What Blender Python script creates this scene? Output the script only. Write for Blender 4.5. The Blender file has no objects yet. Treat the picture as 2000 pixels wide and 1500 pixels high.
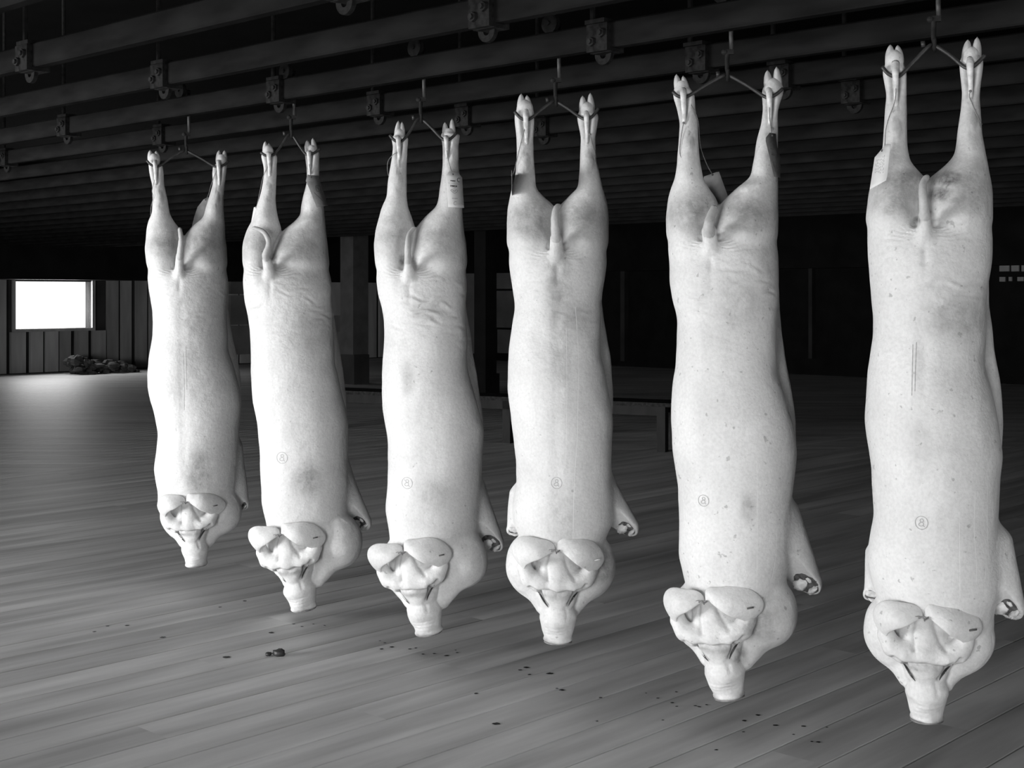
import bpy, bmesh, math, random
import numpy as np
from mathutils import Vector, Matrix

GRID = 0.0085          # cell size of the carcass surfaces (m), halved again by subdivision
random.seed(7)
rng = np.random.default_rng(7)
SC = bpy.context.scene
COL = SC.collection

# ------------------------------------------------------------------ camera
F, CX, HZ, CAMH = 2665.0, 1000.0, 575.0, 1.40      # focal length (px of 2000), principal x, horizon y, eye height
cam = bpy.data.cameras.new('camera')
cam.sensor_fit = 'HORIZONTAL'; cam.sensor_width = 36.0
cam.lens = F / 2000 * 36.0
cam.shift_y = -(750 - HZ) / 2000.0
cam.clip_start = 0.05; cam.clip_end = 200
cam_o = bpy.data.objects.new('camera', cam); COL.objects.link(cam_o)
cam_o.location = (0, 0, CAMH); cam_o.rotation_euler = (math.pi/2, 0, 0)
SC.camera = cam_o

# room axes: u runs along the rails (left and away), v along the floor boards (right and away)
U = np.array([-0.7302, 0.6832]); V = np.array([0.6832, 0.7302])
def sw(s, w, z=0.0):
    p = U*s + V*w
    return Vector((p[0], p[1], z))
ROOM_ANG = math.atan2(V[1], V[0])                     # rotation whose x axis is v, y axis is u
S_MIN, S_MAX, W_MIN, W_MAX, Z_TOP = -5.0, 22.7, -3.0, 20.9, 3.5

# ------------------------------------------------------------------ world, light, exposure
world = bpy.data.worlds.new('world'); SC.world = world
world.use_nodes = True
bg = world.node_tree.nodes['Background']
bg.inputs[0].default_value = (1, 1, 1, 1); bg.inputs[1].default_value = 1.15
SC.view_settings.view_transform = 'Standard'; SC.view_settings.look = 'None'
SC.view_settings.exposure = 0.0; SC.view_settings.gamma = 1.0
SC.view_settings.use_curve_mapping = False

def area(name, loc, direction, sx, sy, power):
    l = bpy.data.lights.new(name, 'AREA'); l.shape = 'RECTANGLE'; l.size = sx; l.size_y = sy; l.energy = power
    o = bpy.data.objects.new(name, l); COL.objects.link(o); o.location = loc
    o.rotation_euler = Vector(direction).to_track_quat('-Z', 'Y').to_euler()
    return o
# daylight through the two openings in the left wall: a window behind the camera's left shoulder, a wide loading doorway further along
OPENINGS = [(-1.2, 1.2, 0.2, 1.95), (5.5, 10.5, 0.0, 1.95)]
for (a0, a1, spread, watts) in ((-1.2, 1.2, 1.8, 1450), (5.5, 10.5, 2.0, 3450)):
    area('daylight_and_fill', sw((a0+a1)/2, W_MIN-2.7, 2.2), (V[0], V[1], 0), a1-a0+2*spread, 4.4, watts)
# added fill light through an invented doorway behind the camera, for the right sides
FILL_DOOR = (-0.4, 2.8, 0.0, 1.95)
area('daylight_and_fill', sw(S_MIN-2.7, 1.2, 2.2), (U[0], U[1], 0), 7.0, 4.4, 420)
# daylight through the window in the far wall
area('far_window_daylight', sw(S_MAX+0.3, 12.2, 1.21), (-U[0], -U[1], -0.15), 1.4, 0.8, 60)

# ------------------------------------------------------------------ materials (procedural, a black and white place)
def mat(name, col, rough=0.6, metal=0.0, spec=0.4, var=0.0, scale=8.0, stretch=(1,1,1), bump=0.0, bscale=None, rand=0.0, detail=5.0):
    m = bpy.data.materials.new(name); m.use_nodes = True
    nt = m.node_tree; b = nt.nodes['Principled BSDF']
    b.inputs['Roughness'].default_value = rough; b.inputs['Metallic'].default_value = metal
    b.inputs['Specular IOR Level'].default_value = spec
    b.inputs['Base Color'].default_value = (col, col, col, 1)
    if var > 0 or bump > 0 or rand > 0:
        tc = nt.nodes.new('ShaderNodeTexCoord'); mp = nt.nodes.new('ShaderNodeMapping')
        mp.inputs['Scale'].default_value = stretch
        nt.links.new(tc.outputs['Object'], mp.inputs['Vector'])
        nz = nt.nodes.new('ShaderNodeTexNoise'); nz.inputs['Scale'].default_value = scale; nz.inputs['Detail'].default_value = detail
        nt.links.new(mp.outputs['Vector'], nz.inputs['Vector'])
        if rand > 0:
            oi = nt.nodes.new('ShaderNodeObjectInfo')
            nz.noise_dimensions = '4D'
            mu = nt.nodes.new('ShaderNodeMath'); mu.operation = 'MULTIPLY'; mu.inputs[1].default_value = 37.0
            nt.links.new(oi.outputs['Random'], mu.inputs[0]); nt.links.new(mu.outputs[0], nz.inputs['W'])
        mr = nt.nodes.new('ShaderNodeMapRange')
        mr.inputs['From Min'].default_value = 0.3; mr.inputs['From Max'].default_value = 0.7
        mr.inputs['To Min'].default_value = col*(1-var); mr.inputs['To Max'].default_value = min(1, col*(1+var))
        nt.links.new(nz.outputs['Fac'], mr.inputs['Value'])
        val = mr.outputs[0]
        if rand > 0:
            m2 = nt.nodes.new('ShaderNodeMapRange'); m2.inputs['To Min'].default_value = 1-rand; m2.inputs['To Max'].default_value = 1+rand
            nt.links.new(oi.outputs['Random'], m2.inputs['Value'])
            mm = nt.nodes.new('ShaderNodeMath'); mm.operation = 'MULTIPLY'
            nt.links.new(val, mm.inputs[0]); nt.links.new(m2.outputs[0], mm.inputs[1]); val = mm.outputs[0]
        cc = nt.nodes.new('ShaderNodeCombineColor')
        for i in range(3): nt.links.new(val, cc.inputs[i])
        nt.links.new(cc.outputs[0], b.inputs['Base Color'])
        if bump > 0:
            n2 = nz
            if bscale:
                n2 = nt.nodes.new('ShaderNodeTexNoise'); n2.inputs['Scale'].default_value = bscale; n2.inputs['Detail'].default_value = 4
                nt.links.new(mp.outputs['Vector'], n2.inputs['Vector'])
            bp = nt.nodes.new('ShaderNodeBump'); bp.inputs['Strength'].default_value = bump; bp.inputs['Distance'].default_value = 0.01
            nt.links.new(n2.outputs['Fac'], bp.inputs['Height']); nt.links.new(bp.outputs[0], b.inputs['Normal'])
    return m

M = {}
M['board'] = mat('worn_floor_board', 0.58, 0.55, var=0.35, scale=2.2, stretch=(0.35, 3.5, 1), bump=0.10, bscale=14, rand=0.07, spec=0.5)
M['subfloor'] = mat('dark_subfloor', 0.03, 0.9)
M['rail'] = mat('dull_steel_rail', 0.015, 0.95, spec=0.0, var=0.3, scale=5, stretch=(1, 1, 4), bump=0.05)
M['iron'] = mat('dark_iron', 0.020, 0.75, spec=0.12, var=0.4, scale=40, bump=0.15)
M['steel'] = mat('worn_steel_rod', 0.055, 0.45, metal=0.3, var=0.3, scale=60)
M['plate'] = mat('rusty_clamp_plate', 0.013, 0.75, spec=0.12, var=0.7, scale=45, bump=0.3)
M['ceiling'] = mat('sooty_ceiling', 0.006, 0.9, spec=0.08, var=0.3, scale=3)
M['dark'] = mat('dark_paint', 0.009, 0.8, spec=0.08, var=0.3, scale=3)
M['plank'] = mat('whitewashed_plank', 0.30, 0.8, var=0.25, scale=3, stretch=(2, 2, 0.3), rand=0.25, bump=0.1)
M['panel'] = mat('grey_wall_panel', 0.14, 0.8, spec=0.08, var=0.25, scale=2, rand=0.3)
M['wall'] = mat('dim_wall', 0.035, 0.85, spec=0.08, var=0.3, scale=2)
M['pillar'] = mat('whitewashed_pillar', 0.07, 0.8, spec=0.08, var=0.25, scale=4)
M['bench'] = mat('speckled_bench_wood', 0.026, 0.7, spec=0.08, var=0.6, scale=38, bump=0.2)
M['benchleg'] = mat('bench_frame_wood', 0.032, 0.7, spec=0.08, var=0.25, scale=8, stretch=(1, 1, .3))
M['paper'] = mat('tag_paper', 0.80, 0.8, var=0.06, scale=30)
M['paper_shade'] = mat('shaded_tag_paper', 0.40, 0.8, var=0.15, scale=40)
M['paper_deep_shade'] = mat('deep_shaded_tag_paper', 0.12, 0.8, var=0.3, scale=50)  # darker still, in place of shade on a tag facing right
M['ink'] = mat('black_ink', 0.02, 0.7)
M['ink_grey'] = mat('faded_ink', 0.10, 0.7)
M['string'] = mat('twine', 0.22, 0.9, var=0.3, scale=200)
M['flesh'] = mat('dark_cut_flesh', 0.10, 0.4, var=0.8, scale=60, bump=0.5)
M['bone'] = mat('bone_and_sinew', 0.76, 0.4, var=0.3, scale=50, bump=0.3)
M['hoof'] = mat('scraped_hoof', 0.60, 0.45, var=0.15, scale=35, bump=0.1)
M['blood'] = mat('dried_blood', 0.03, 0.45)
M['stampink'] = mat('stamp_ink', 0.36, 0.7)
M['scratch'] = mat('scratch_dirt', 0.34, 0.7)
M['drip'] = mat('congealed_fat', 0.86, 0.5)
M['rubble'] = mat('dark_rubble', 0.06, 0.9, var=0.5, scale=8)
M['snoutrim'] = mat('snout_disc', 0.22, 0.5, var=0.5, scale=40, bump=0.3)
M['eye'] = mat('eye_slit', 0.03, 0.4)

def pane_mat():
    m = bpy.data.materials.new('dirty_lit_pane'); m.use_nodes = True
    b = m.node_tree.nodes['Principled BSDF']
    b.inputs['Base Color'].default_value = (.2, .2, .2, 1)
    b.inputs['Emission Color'].default_value = (1, 1, 1, 1); b.inputs['Emission Strength'].default_value = 0.012
    return m
M['pane'] = pane_mat()

def skin_mat(idx, tone=0.80):
    m = bpy.data.materials.new('scalded_skin'); m.use_nodes = True
    nt = m.node_tree; b = nt.nodes['Principled BSDF']
    b.inputs['Roughness'].default_value = 0.52; b.inputs['Specular IOR Level'].default_value = 0.35
    N = nt.nodes.new; L = nt.links.new
    tc = N('ShaderNodeTexCoord'); mp = N('ShaderNodeMapping'); mp.inputs['Location'].default_value = (idx*3.1, idx*1.7, idx*2.3)
    L(tc.outputs['Object'], mp.inputs['Vector'])
    def noise(scale, det=4, rough=.55):
        n = N('ShaderNodeTexNoise'); n.inputs['Scale'].default_value = scale; n.inputs['Detail'].default_value = det
        n.inputs['Roughness'].default_value = rough; L(mp.outputs[0], n.inputs['Vector']); return n.outputs['Fac']
    def rng_(x, a, b_, c, d):
        r = N('ShaderNodeMapRange'); r.inputs[1].default_value = a; r.inputs[2].default_value = b_; r.inputs[3].default_value = c; r.inputs[4].default_value = d
        L(x, r.inputs[0]); return r.outputs[0]
    def mul(x, y):
        q = N('ShaderNodeMath'); q.operation = 'MULTIPLY'; L(x, q.inputs[0])
        if isinstance(y, float): q.inputs[1].default_value = y
        else: L(y, q.inputs[1])
        return q.outputs[0]
    def sub1(x):
        q = N('ShaderNodeMath'); q.operation = 'SUBTRACT'; q.inputs[0].default_value = 1.0; L(x, q.inputs[1]); return q.outputs[0]
    big = rng_(noise(5.0, 5), .35, .7, 1.0, .84)
    fine = rng_(noise(110.0, 3), .38, .68, 1.0, .90)
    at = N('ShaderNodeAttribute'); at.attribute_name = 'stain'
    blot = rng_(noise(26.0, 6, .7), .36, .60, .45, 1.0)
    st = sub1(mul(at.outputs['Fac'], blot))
    specks = rng_(noise(46.0, 2), .675 if idx in (4, 5) else .70, .73 if idx in (4, 5) else .77, 1.0, .66)
    val = mul(mul(mul(mul(big, fine), st), specks), float(tone))
    cc = N('ShaderNodeCombineColor')
    for i in range(3): L(val, cc.inputs[i])
    L(cc.outputs[0], b.inputs['Base Color'])
    bp = N('ShaderNodeBump'); bp.inputs['Strength'].default_value = 0.22; bp.inputs['Distance'].default_value = 0.004
    bp2 = N('ShaderNodeBump'); bp2.inputs['Strength'].default_value = 0.35; bp2.inputs['Distance'].default_value = 0.012
    L(noise(150.0, 4), bp.inputs['Height']); L(noise(30.0, 4), bp2.inputs['Height'])
    L(bp.outputs[0], bp2.inputs['Normal']); L(bp2.outputs[0], b.inputs['Normal'])
    return m

# ------------------------------------------------------------------ helpers
def tag(o, label=None, cat=None, group=None, kind=None):
    if label: o['label'] = label
    if cat: o['category'] = cat
    if group: o['group'] = group
    if kind: o['kind'] = kind
    return o
def empty(name, loc=(0,0,0), rz=0.0):
    o = bpy.data.objects.new(name, None); COL.objects.link(o)
    o.location = loc; o.rotation_euler = (0, 0, rz); o.empty_display_size = 0.05
    return o
def link(name, me, material, parent=None, smooth=False):
    o = bpy.data.objects.new(name, me); COL.objects.link(o)
    if material is not None and not me.materials: me.materials.append(material)
    if parent is not None: o.parent = parent
    if smooth:
        me.polygons.foreach_set('use_smooth', np.ones(len(me.polygons), dtype=bool))
    return o
def mesh(name, verts, faces):
    me = bpy.data.meshes.new(name)
    me.from_pydata([tuple(float(c) for c in v) for v in verts], [], faces); me.update()
    return me
class MB:
    def __init__(self): self.v = []; self.f = []
    def add(self, vs, fs):
        n = len(self.v); self.v += [tuple(v) for v in vs]; self.f += [tuple(i+n for i in f) for f in fs]
    def box(self, x0, x1, y0, y1, z0, z1, xf=None, ch=0.0):
        vs = [(x, y, z) for z in (z0, z1) for y in (y0, y1) for x in (x0, x1)]
        if xf: vs = [xf(*v) for v in vs]
        self.add(vs, [(0,2,3,1), (4,5,7,6), (0,1,5,4), (2,6,7,3), (0,4,6,2), (1,3,7,5)])
    def tube(self, pts, rads, n=10, caps=True):
        pts = [Vector(p) for p in pts]
        if not hasattr(rads, '__len__'): rads = [rads]*len(pts)
        base = len(self.v); prev = None
        for i, p in enumerate(pts):
            t = (pts[min(i+1, len(pts)-1)] - pts[max(i-1, 0)])
            t = t.normalized() if t.length > 1e-9 else Vector((0,0,1))
            if prev is None:
                a = Vector((0,1,0)) if abs(t.y) < .9 else Vector((1,0,0))
                e1 = t.cross(a).normalized()
            else:
                e1 = (prev - t*prev.dot(t)).normalized()
            prev = e1; e2 = t.cross(e1)
            for k in range(n):
                a = 2*math.pi*k/n
                self.v.append(tuple(p + (e1*math.cos(a)+e2*math.sin(a))*rads[i]))
        for i in range(len(pts)-1):
            for k in range(n):
                a = base+i*n+k; b = base+i*n+(k+1) % n
                self.f.append((a, b, b+n, a+n))
        if caps:
            self.f.append(tuple(base+k for k in reversed(range(n))))
            self.f.append(tuple(base+(len(pts)-1)*n+k for k in range(n)))
    def blob(self, c, r, nu=12, nv=8, jit=0.0, xf=None):
        base = len(self.v); c = Vector(c)
        rows = []
        for j in range(nv+1):
            th = math.pi*j/nv; row = []
            for i in range(nu if 0 < j < nv else 1):
                ph = 2*math.pi*i/nu
                q = 1 + jit*(random.random()-.5)
                d = Vector((r[0]*math.sin(th)*math.cos(ph)*q, r[1]*math.sin(th)*math.sin(ph)*q, r[2]*math.cos(th)*q))
                if xf: d = xf @ d
                row.append(len(self.v)); self.v.append(tuple(c+d))
            rows.append(row)
        for j in range(nv):
            a, b = rows[j], rows[j+1]
            for i in range(nu):
                i2 = (i+1) % nu
                if len(a) == 1: self.f.append((a[0], b[i], b[i2]))
                elif len(b) == 1: self.f.append((a[i], b[0], a[i2]))
                else: self.f.append((a[i], b[i], b[i2], a[i2]))
    def build(self, name, material, parent=None, smooth=False):
        return link(name, mesh(name, self.v, self.f), material, parent, smooth)
def spline(pts, n):
    """Catmull-Rom through pts, n samples, parameter by chord length."""
    P = np.array(pts, float)
    if len(P) == 2: return P[0] + (P[1]-P[0])*np.linspace(0, 1, n)[:, None]
    d = np.r_[0, np.cumsum(np.linalg.norm(np.diff(P, axis=0), axis=1))]
    t = np.linspace(0, d[-1], n); out = []
    for x in t:
        i = int(min(max(np.searchsorted(d, x)-1, 0), len(P)-2)); a = (x-d[i])/max(d[i+1]-d[i], 1e-9)
        p0, p1, p2, p3 = P[max(i-1, 0)], P[i], P[i+1], P[min(i+2, len(P)-1)]
        out.append(.5*((2*p1)+(-p0+p2)*a+(2*p0-5*p1+4*p2-p3)*a*a+(-p0+3*p1-3*p2+p3)*a**3))
    return np.array(out)

# ------------------------------------------------------------------ the setting
def room_box(mb, s0, s1, w0, w1, z0, z1):
    mb.box(s0, s1, w0, w1, z0, z1, xf=lambda s, w, z: tuple(sw(s, w, z)))
def struct(name, mb, m): return tag(mb.build(name, m), kind='structure')

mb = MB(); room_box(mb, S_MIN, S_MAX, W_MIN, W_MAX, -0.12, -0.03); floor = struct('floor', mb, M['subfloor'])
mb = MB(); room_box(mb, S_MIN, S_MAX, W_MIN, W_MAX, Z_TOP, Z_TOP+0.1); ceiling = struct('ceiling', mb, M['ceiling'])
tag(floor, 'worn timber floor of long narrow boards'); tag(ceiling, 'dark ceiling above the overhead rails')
# floor boards: their length runs along v, their width along u
BW = 0.182
def board_mesh(length):
    g = 0.0021; c = 0.0028; w = BW/2-g; h = length/2
    v = []
    for (zz, e) in ((-0.03, 0.0), (-c, 0.0), (0.0, c)):
        v += [(-h, -w+e, zz), (h, -w+e, zz), (h, w-e, zz), (-h, w-e, zz)]
    f = [(0, 3, 2, 1), (8, 9, 10, 11)]
    for a in (0, 4):
        for k in range(4): f.append((a+k, a+(k+1) % 4, a+4+(k+1) % 4, a+4+k))
    return v, f
bm_cache = {}
far_boards = MB()
row = 0; s = S_MIN + BW/2
while s < S_MAX - BW/2 + 1e-6:
    w = W_MIN; first = True
    while w < W_MAX - 0.2:
        ln = random.choice((3.6, 4.2, 4.8, 5.4))
        if first: ln = random.choice((1.2, 2.4, 3.0, 3.6)); first = False
        if W_MAX - (w+ln) < 1.0: ln = W_MAX - w
        ln = round(ln, 3); wc = w+ln/2
        near = False
        for q in np.linspace(w, w+ln, 7):
            P = sw(s, q)
            if 3.3 < P.y < 10.8 and abs(P.x) < 0.39*P.y+0.3: near = True
        dz = 0.0
        if near:
            if ln not in bm_cache:
                v, f = board_mesh(ln); bm_cache[ln] = mesh('floor_board', v, f)
            o = link('floor_board', bm_cache[ln], M['board'], floor)
            o.location = sw(s, wc, dz); o.rotation_euler = (0, 0, ROOM_ANG)
        else:
            v, f = board_mesh(ln); far_boards.add([tuple(sw(s+y, wc+x, z+dz)) for (x, y, z) in v], f)
        w += ln
    row += 1; s += BW
fb = far_boards.build('floor_boards_beyond', M['board'], floor); fb['kind'] = 'stuff'

# blood drops and stains under the snouts
mb = MB()
def px_floor(px, py):
    z = CAMH*F/(py-HZ); return Vector(((px-CX)/F*z, z, 0.0))
drops = [(742,1252,3),(752,1256,4),(765,1264,6),(800,1268,5),(812,1266,4),(826,1278,4),(848,1277,5),(872,1281,6),(745,1268,5),(893,1275,4),(890,1270,3),
 (1028,1304,7),(1016,1309,6),(1034,1318,5),(1074,1316,9),(1097,1348,7),(1088,1345,4),(930,1355,6),(1173,1363,5),(1313,1373,5),(1322,1380,4),(1358,1379,4),(1366,1381,5),(1380,1377,4),
 (1285,1364,4),(1262,1354,3),(1321,1352,4),(1454,1408,6),(1480,1397,7),(1514,1417,7),(1570,1419,6),(1598,1450,6),(1586,1449,4),(1615,1421,4),(1452,1430,4),(970,1414,11),
 (318,1245,8),(248,1222,6),(210,1223,5),(442,1284,10),(185,1234,5),(530,1236,7),(430,1186,5),(478,1174,5),(574,1219,4),(590,1224,4),(612,1219,3),(634,1222,3),(1399,1465,5),(1550,1435,4),(1295,1407,4),(1166,1409,4)]
for (x, y, r) in drops:
    c = px_floor(x, y); rr = r/F*c.y*0.75
    n = 12; ring = [c + Vector((math.cos(2*math.pi*k/n)*rr*random.uniform(.7, 1.25), math.sin(2*math.pi*k/n)*rr*random.uniform(.7, 1.25), 0.0012)) for k in range(n)]
    mb.add([tuple(c+Vector((0, 0, .0022)))]+[tuple(q) for q in ring], [(0, 1+k, 1+(k+1) % n) for k in range(n)])
o = mb.build('blood_stains', M['blood'], floor, True); o['kind'] = 'stuff'

# walls
def wall_with_holes(name, along, fixed0, fixed1, a0, a1, holes, m):
    """along 's' or 'w'; holes are (a0, a1, z0, z1)."""
    mb = MB()
    def bx(p0, p1, z0, z1):
        if p1-p0 < 1e-4 or z1-z0 < 1e-4: return
        if along == 's': room_box(mb, p0, p1, fixed0, fixed1, z0, z1)
        else: room_box(mb, fixed0, fixed1, p0, p1, z0, z1)
    cur = a0
    for (h0, h1, z0, z1) in sorted(holes):
        bx(cur, h0, -.1, Z_TOP); bx(h0, h1, -.1, max(z0, -.02)); bx(h0, h1, z1, Z_TOP); cur = h1
    bx(cur, a1, -.1, Z_TOP)
    return struct(name, mb, m)
WIN1 = (11.5, 12.98, 0.79, 1.63)
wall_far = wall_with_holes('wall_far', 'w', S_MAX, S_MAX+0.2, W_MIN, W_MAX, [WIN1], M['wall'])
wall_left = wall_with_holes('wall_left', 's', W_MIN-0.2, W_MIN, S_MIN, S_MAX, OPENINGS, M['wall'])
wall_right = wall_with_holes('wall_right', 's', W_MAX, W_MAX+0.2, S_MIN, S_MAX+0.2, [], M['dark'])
wall_back = wall_with_holes('wall_back', 'w', S_MIN-0.2, S_MIN, W_MIN, W_MAX, [FILL_DOOR], M['wall'])
tag(wall_far, 'boarded far wall with a bright window'); tag(wall_left, 'side wall with a wide doorway'); tag(wall_right, 'dark wall behind the bench'); tag(wall_back, 'plain wall behind the viewer')
# low dark header along the far wall
mb = MB(); room_box(mb, S_MAX-0.5, S_MAX-0.002, W_MIN+.01, W_MAX-.01, 1.66, Z_TOP-.002); tag(struct('trim_1', mb, M['dark']), 'dark header beam above the far wall boards')
mb = MB(); room_box(mb, S_MIN+.01, S_MAX-0.51, W_MAX-0.4, W_MAX-.002, 1.85, Z_TOP-.002); tag(struct('trim_2', mb, M['dark']), 'dark header beam above the right wall')
# vertical planks of the far wall
w = 9.6
k = 0
while w < 20.4:
    wd = random.choice((.22, .24, .25, .27)); gap = random.choice((.03, .05, .09))
    if w+wd > WIN1[0]-.06 and w < WIN1[1]+.08:
        segs = [(0.02, WIN1[2]-.05)]
    else: segs = [(0.02, 1.655)]
    for (z0, z1) in segs:
        mb = MB(); room_box(mb, S_MAX-0.04-random.random()*.03, S_MAX-.001, w, w+wd, z0, z1)
        mb.build('plank', M['plank'], wall_far)
    w += wd+gap
# window frame and mullions
win = MB()
for (a, b, c, d) in ((WIN1[0]-.05, WIN1[0], WIN1[2]-.05, WIN1[3]+.02), (WIN1[1], WIN1[1]+.06, WIN1[2]-.05, WIN1[3]+.02), (WIN1[0], WIN1[1], WIN1[2]-.05, WIN1[2])):
    room_box(win, S_MAX-0.05, S_MAX+0.1, a, b, c, d)
w1 = tag(struct('window_1', win, M['plank']), 'bright open window in the far wall')
# grey panels and dim panes on the right wall
def on_right(px):                       # s coordinate on the right wall seen at image column px
    k = (px-CX)/F; z = (W_MAX-.05)/(V[0]*k+V[1]); return U[0]*k*z+U[1]*z, z
def right_rect(name, x0, x1, y0, y1, m, parent, dep=.04):
    sa, za = on_right(x0); sb, zb = on_right(x1); zz = (za+zb)/2
    mb = MB(); room_box(mb, min(sa, sb), max(sa, sb), W_MAX-.02-dep, W_MAX-.001, CAMH-(y1-HZ)/F*zz, CAMH-(y0-HZ)/F*zz)
    return mb.build(name, m, parent)
for r in ((905, 927, 525, 690), (970, 1012, 531, 564), (970, 1012, 568, 640), (972, 1010, 644, 690)):
    right_rect('wall_panel', *r, M['panel'], wall_right)
right_rect('post', 1216, 1224, 515, 705, M['wall'], wall_right, .1)
right_rect('post', 1583, 1590, 500, 700, M['wall'], wall_right, .1)
wroot = empty('window_2', sw(on_right(1985)[0], W_MAX-.06, 1.4)); wroot['kind'] = 'structure'; tag(wroot, 'dim small paned window in the right wall')
for (x0, x1, y0, y1) in ((1953,1972,503,530),(1976,1991,504,530),(1996,2015,504,530),(1953,1964,541,550),(1971,1977,541,549),(1988,2000,541,549)):
    sa, za = on_right(x0); sb, zb = on_right(x1); zz = (za+zb)/2
    mb = MB(); room_box(mb, min(sa, sb), max(sa, sb), W_MAX-.07, W_MAX-.03, CAMH-(y1-HZ)/F*zz, CAMH-(y0-HZ)/F*zz)
    o = mb.build('pane', M['pane'], None); o.parent = wroot; o.matrix_parent_inverse = wroot.matrix_basis.inverted()
# panels of the far wall seen between the first and third carcass
def on_far(px):
    k = (px-CX)/F; z = (S_MAX-.06)/(U[0]*k+U[1]); return V[0]*k*z+V[1]*z, z
for (x0, x1, y0, y1) in ((640, 671, 537, 616), (640, 671, 648, 690), (446, 480, 549, 574), (446, 478, 577, 634), (446, 484, 636, 692)):
    wa, za = on_far(x0); wb, zb = on_far(x1); zz = (za+zb)/2
    mb = MB(); room_box(mb, S_MAX-.14, S_MAX-.07, min(wa, wb), max(wa, wb), max(.02, CAMH-(y1-HZ)/F*zz), min(1.655, CAMH-(y0-HZ)/F*zz))
    mb.build('wall_panel', M['plank'] if x0 > 600 else M['panel'], wall_far)

# pillar between the second and third carcass
pz = CAMH*F/(749-HZ); pc = Vector(((692-CX)/F*pz, pz, 0))
pr = tag(empty('timber_pillar', pc, ROOM_ANG), 'pale timber pillar standing between second and third carcass', 'pillar')
mb = MB(); mb.box(-.155, .155, -.155, .155, 0, Z_TOP); mb.build('shaft', M['pillar'], pr)
mb = MB(); mb.box(-.19, .12, -.22, .16, 0, .46); mb.build('base_box', M['wall'], pr)
mb = MB(); mb.box(-.22, .22, -.22, .22, 2.5, 2.62); mb.build('capital', M['pillar'], pr)
# a dark pillar between third and fourth carcass
pz2 = 19.0; pc = Vector(((948-CX)/F*pz2, pz2, 0))
pr = tag(empty('timber_pillar', pc, ROOM_ANG), 'dark timber pillar standing between third and fourth carcass', 'pillar')
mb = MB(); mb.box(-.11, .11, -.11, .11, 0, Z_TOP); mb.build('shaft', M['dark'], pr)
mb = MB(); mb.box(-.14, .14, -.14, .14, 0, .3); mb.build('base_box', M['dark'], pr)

# heap of rubbish against the far wall
mb = MB()
for i in range(70):
    x = random.random(); ww = 12.25 + 1.15*x; hh = .33*(1-x)**.6
    mb.blob(sw(S_MAX-.45-random.random()*.5, ww, random.random()*hh), (random.uniform(.05, .13), random.uniform(.05, .11), random.uniform(.04, .09)), 7, 5, .5)
tag(mb.build('rubbish_heap', M['rubble']), 'dark lumpy rubbish heap lying under the bright window', 'rubbish heap', kind='stuff')

# bench
BA = Vector((1.36, 12.1, 0)); bd = Vector((-.888, .46, 0)); bn = Vector((.46, .888, 0))
bench = tag(empty('low_bench', BA, math.atan2(bd.y, bd.x)), 'long low speckled wooden bench behind the carcasses', 'bench')
BL = 3.9
for j in range(3):
    mb = MB(); y0 = -j*.135; mb.box(-.05, BL, y0-.13, y0, .40, .435); mb.build('top_plank', M['bench'], bench)
mb = MB(); mb.box(0.08, BL-.08, -.02-.0, .0-.045+.05, .32, .40); mb.build('apron', M['benchleg'], bench)
mb = MB(); mb.box(0.08, BL-.08, -.40, -.375, .32, .40); mb.build('apron', M['benchleg'], bench)
for x in (0.0, 1.55, BL-.08):
    for y in (-.075, -.40):
        mb = MB(); mb.box(x, x+.08, y, y+.08, 0, .40); mb.build('leg', M['benchleg'], bench)
# small dark scraps on the floor
c = px_floor(540, 1281)
scr = tag(empty('meat_scrap', c), 'small dark scrap lying on the floor below second carcass', 'scrap')
mb = MB(); mb.blob((0.01, 0, .012), (.026, .02, .014), 10, 7, .5); mb.build('lump', M['blood'], scr, True)
mb = MB(); mb.blob((-.03, 0, .007), (.013, .012, .008), 9, 6, .5); mb.build('crumb', M['blood'], scr, True)

# ------------------------------------------------------------------ overhead rails with their hangers
RAIL_Z0, RAIL_H, RAIL_T, RAIL_STEP = 2.236, 0.088, 0.048, 0.5705
W_LOAD = 5.3625/1.4638                # the line the hooks hang on
def rail_w(j): return W_LOAD - 0.045 + j*RAIL_STEP
ORD = ['first', 'second', 'third', 'fourth', 'fifth', 'sixth', 'seventh', 'eighth', 'ninth', 'tenth', 'eleventh', 'twelfth', 'thirteenth', 'fourteenth', 'fifteenth', 'sixteenth', 'seventeenth', 'eighteenth']
def bar_profile():
    h, t, e = RAIL_H, RAIL_T/2, .006
    return [(-t+e, 0), (t-e, 0), (t, e), (t, h-e), (t-e, h), (-t+e, h), (-t, h-e), (-t, e)]
LN0, LN1 = -4.9, S_MAX-.55
bv, bf = [], []
for x in (LN0, LN1):
    for (a, z) in bar_profile(): bv.append((x, a, z))
bf = [tuple(range(7, -1, -1)), tuple(range(8, 16))] + [(k, (k+1) % 8, 8+(k+1) % 8, 8+k) for k in range(8)]
bar_me = mesh('bar', bv, bf)
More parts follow.
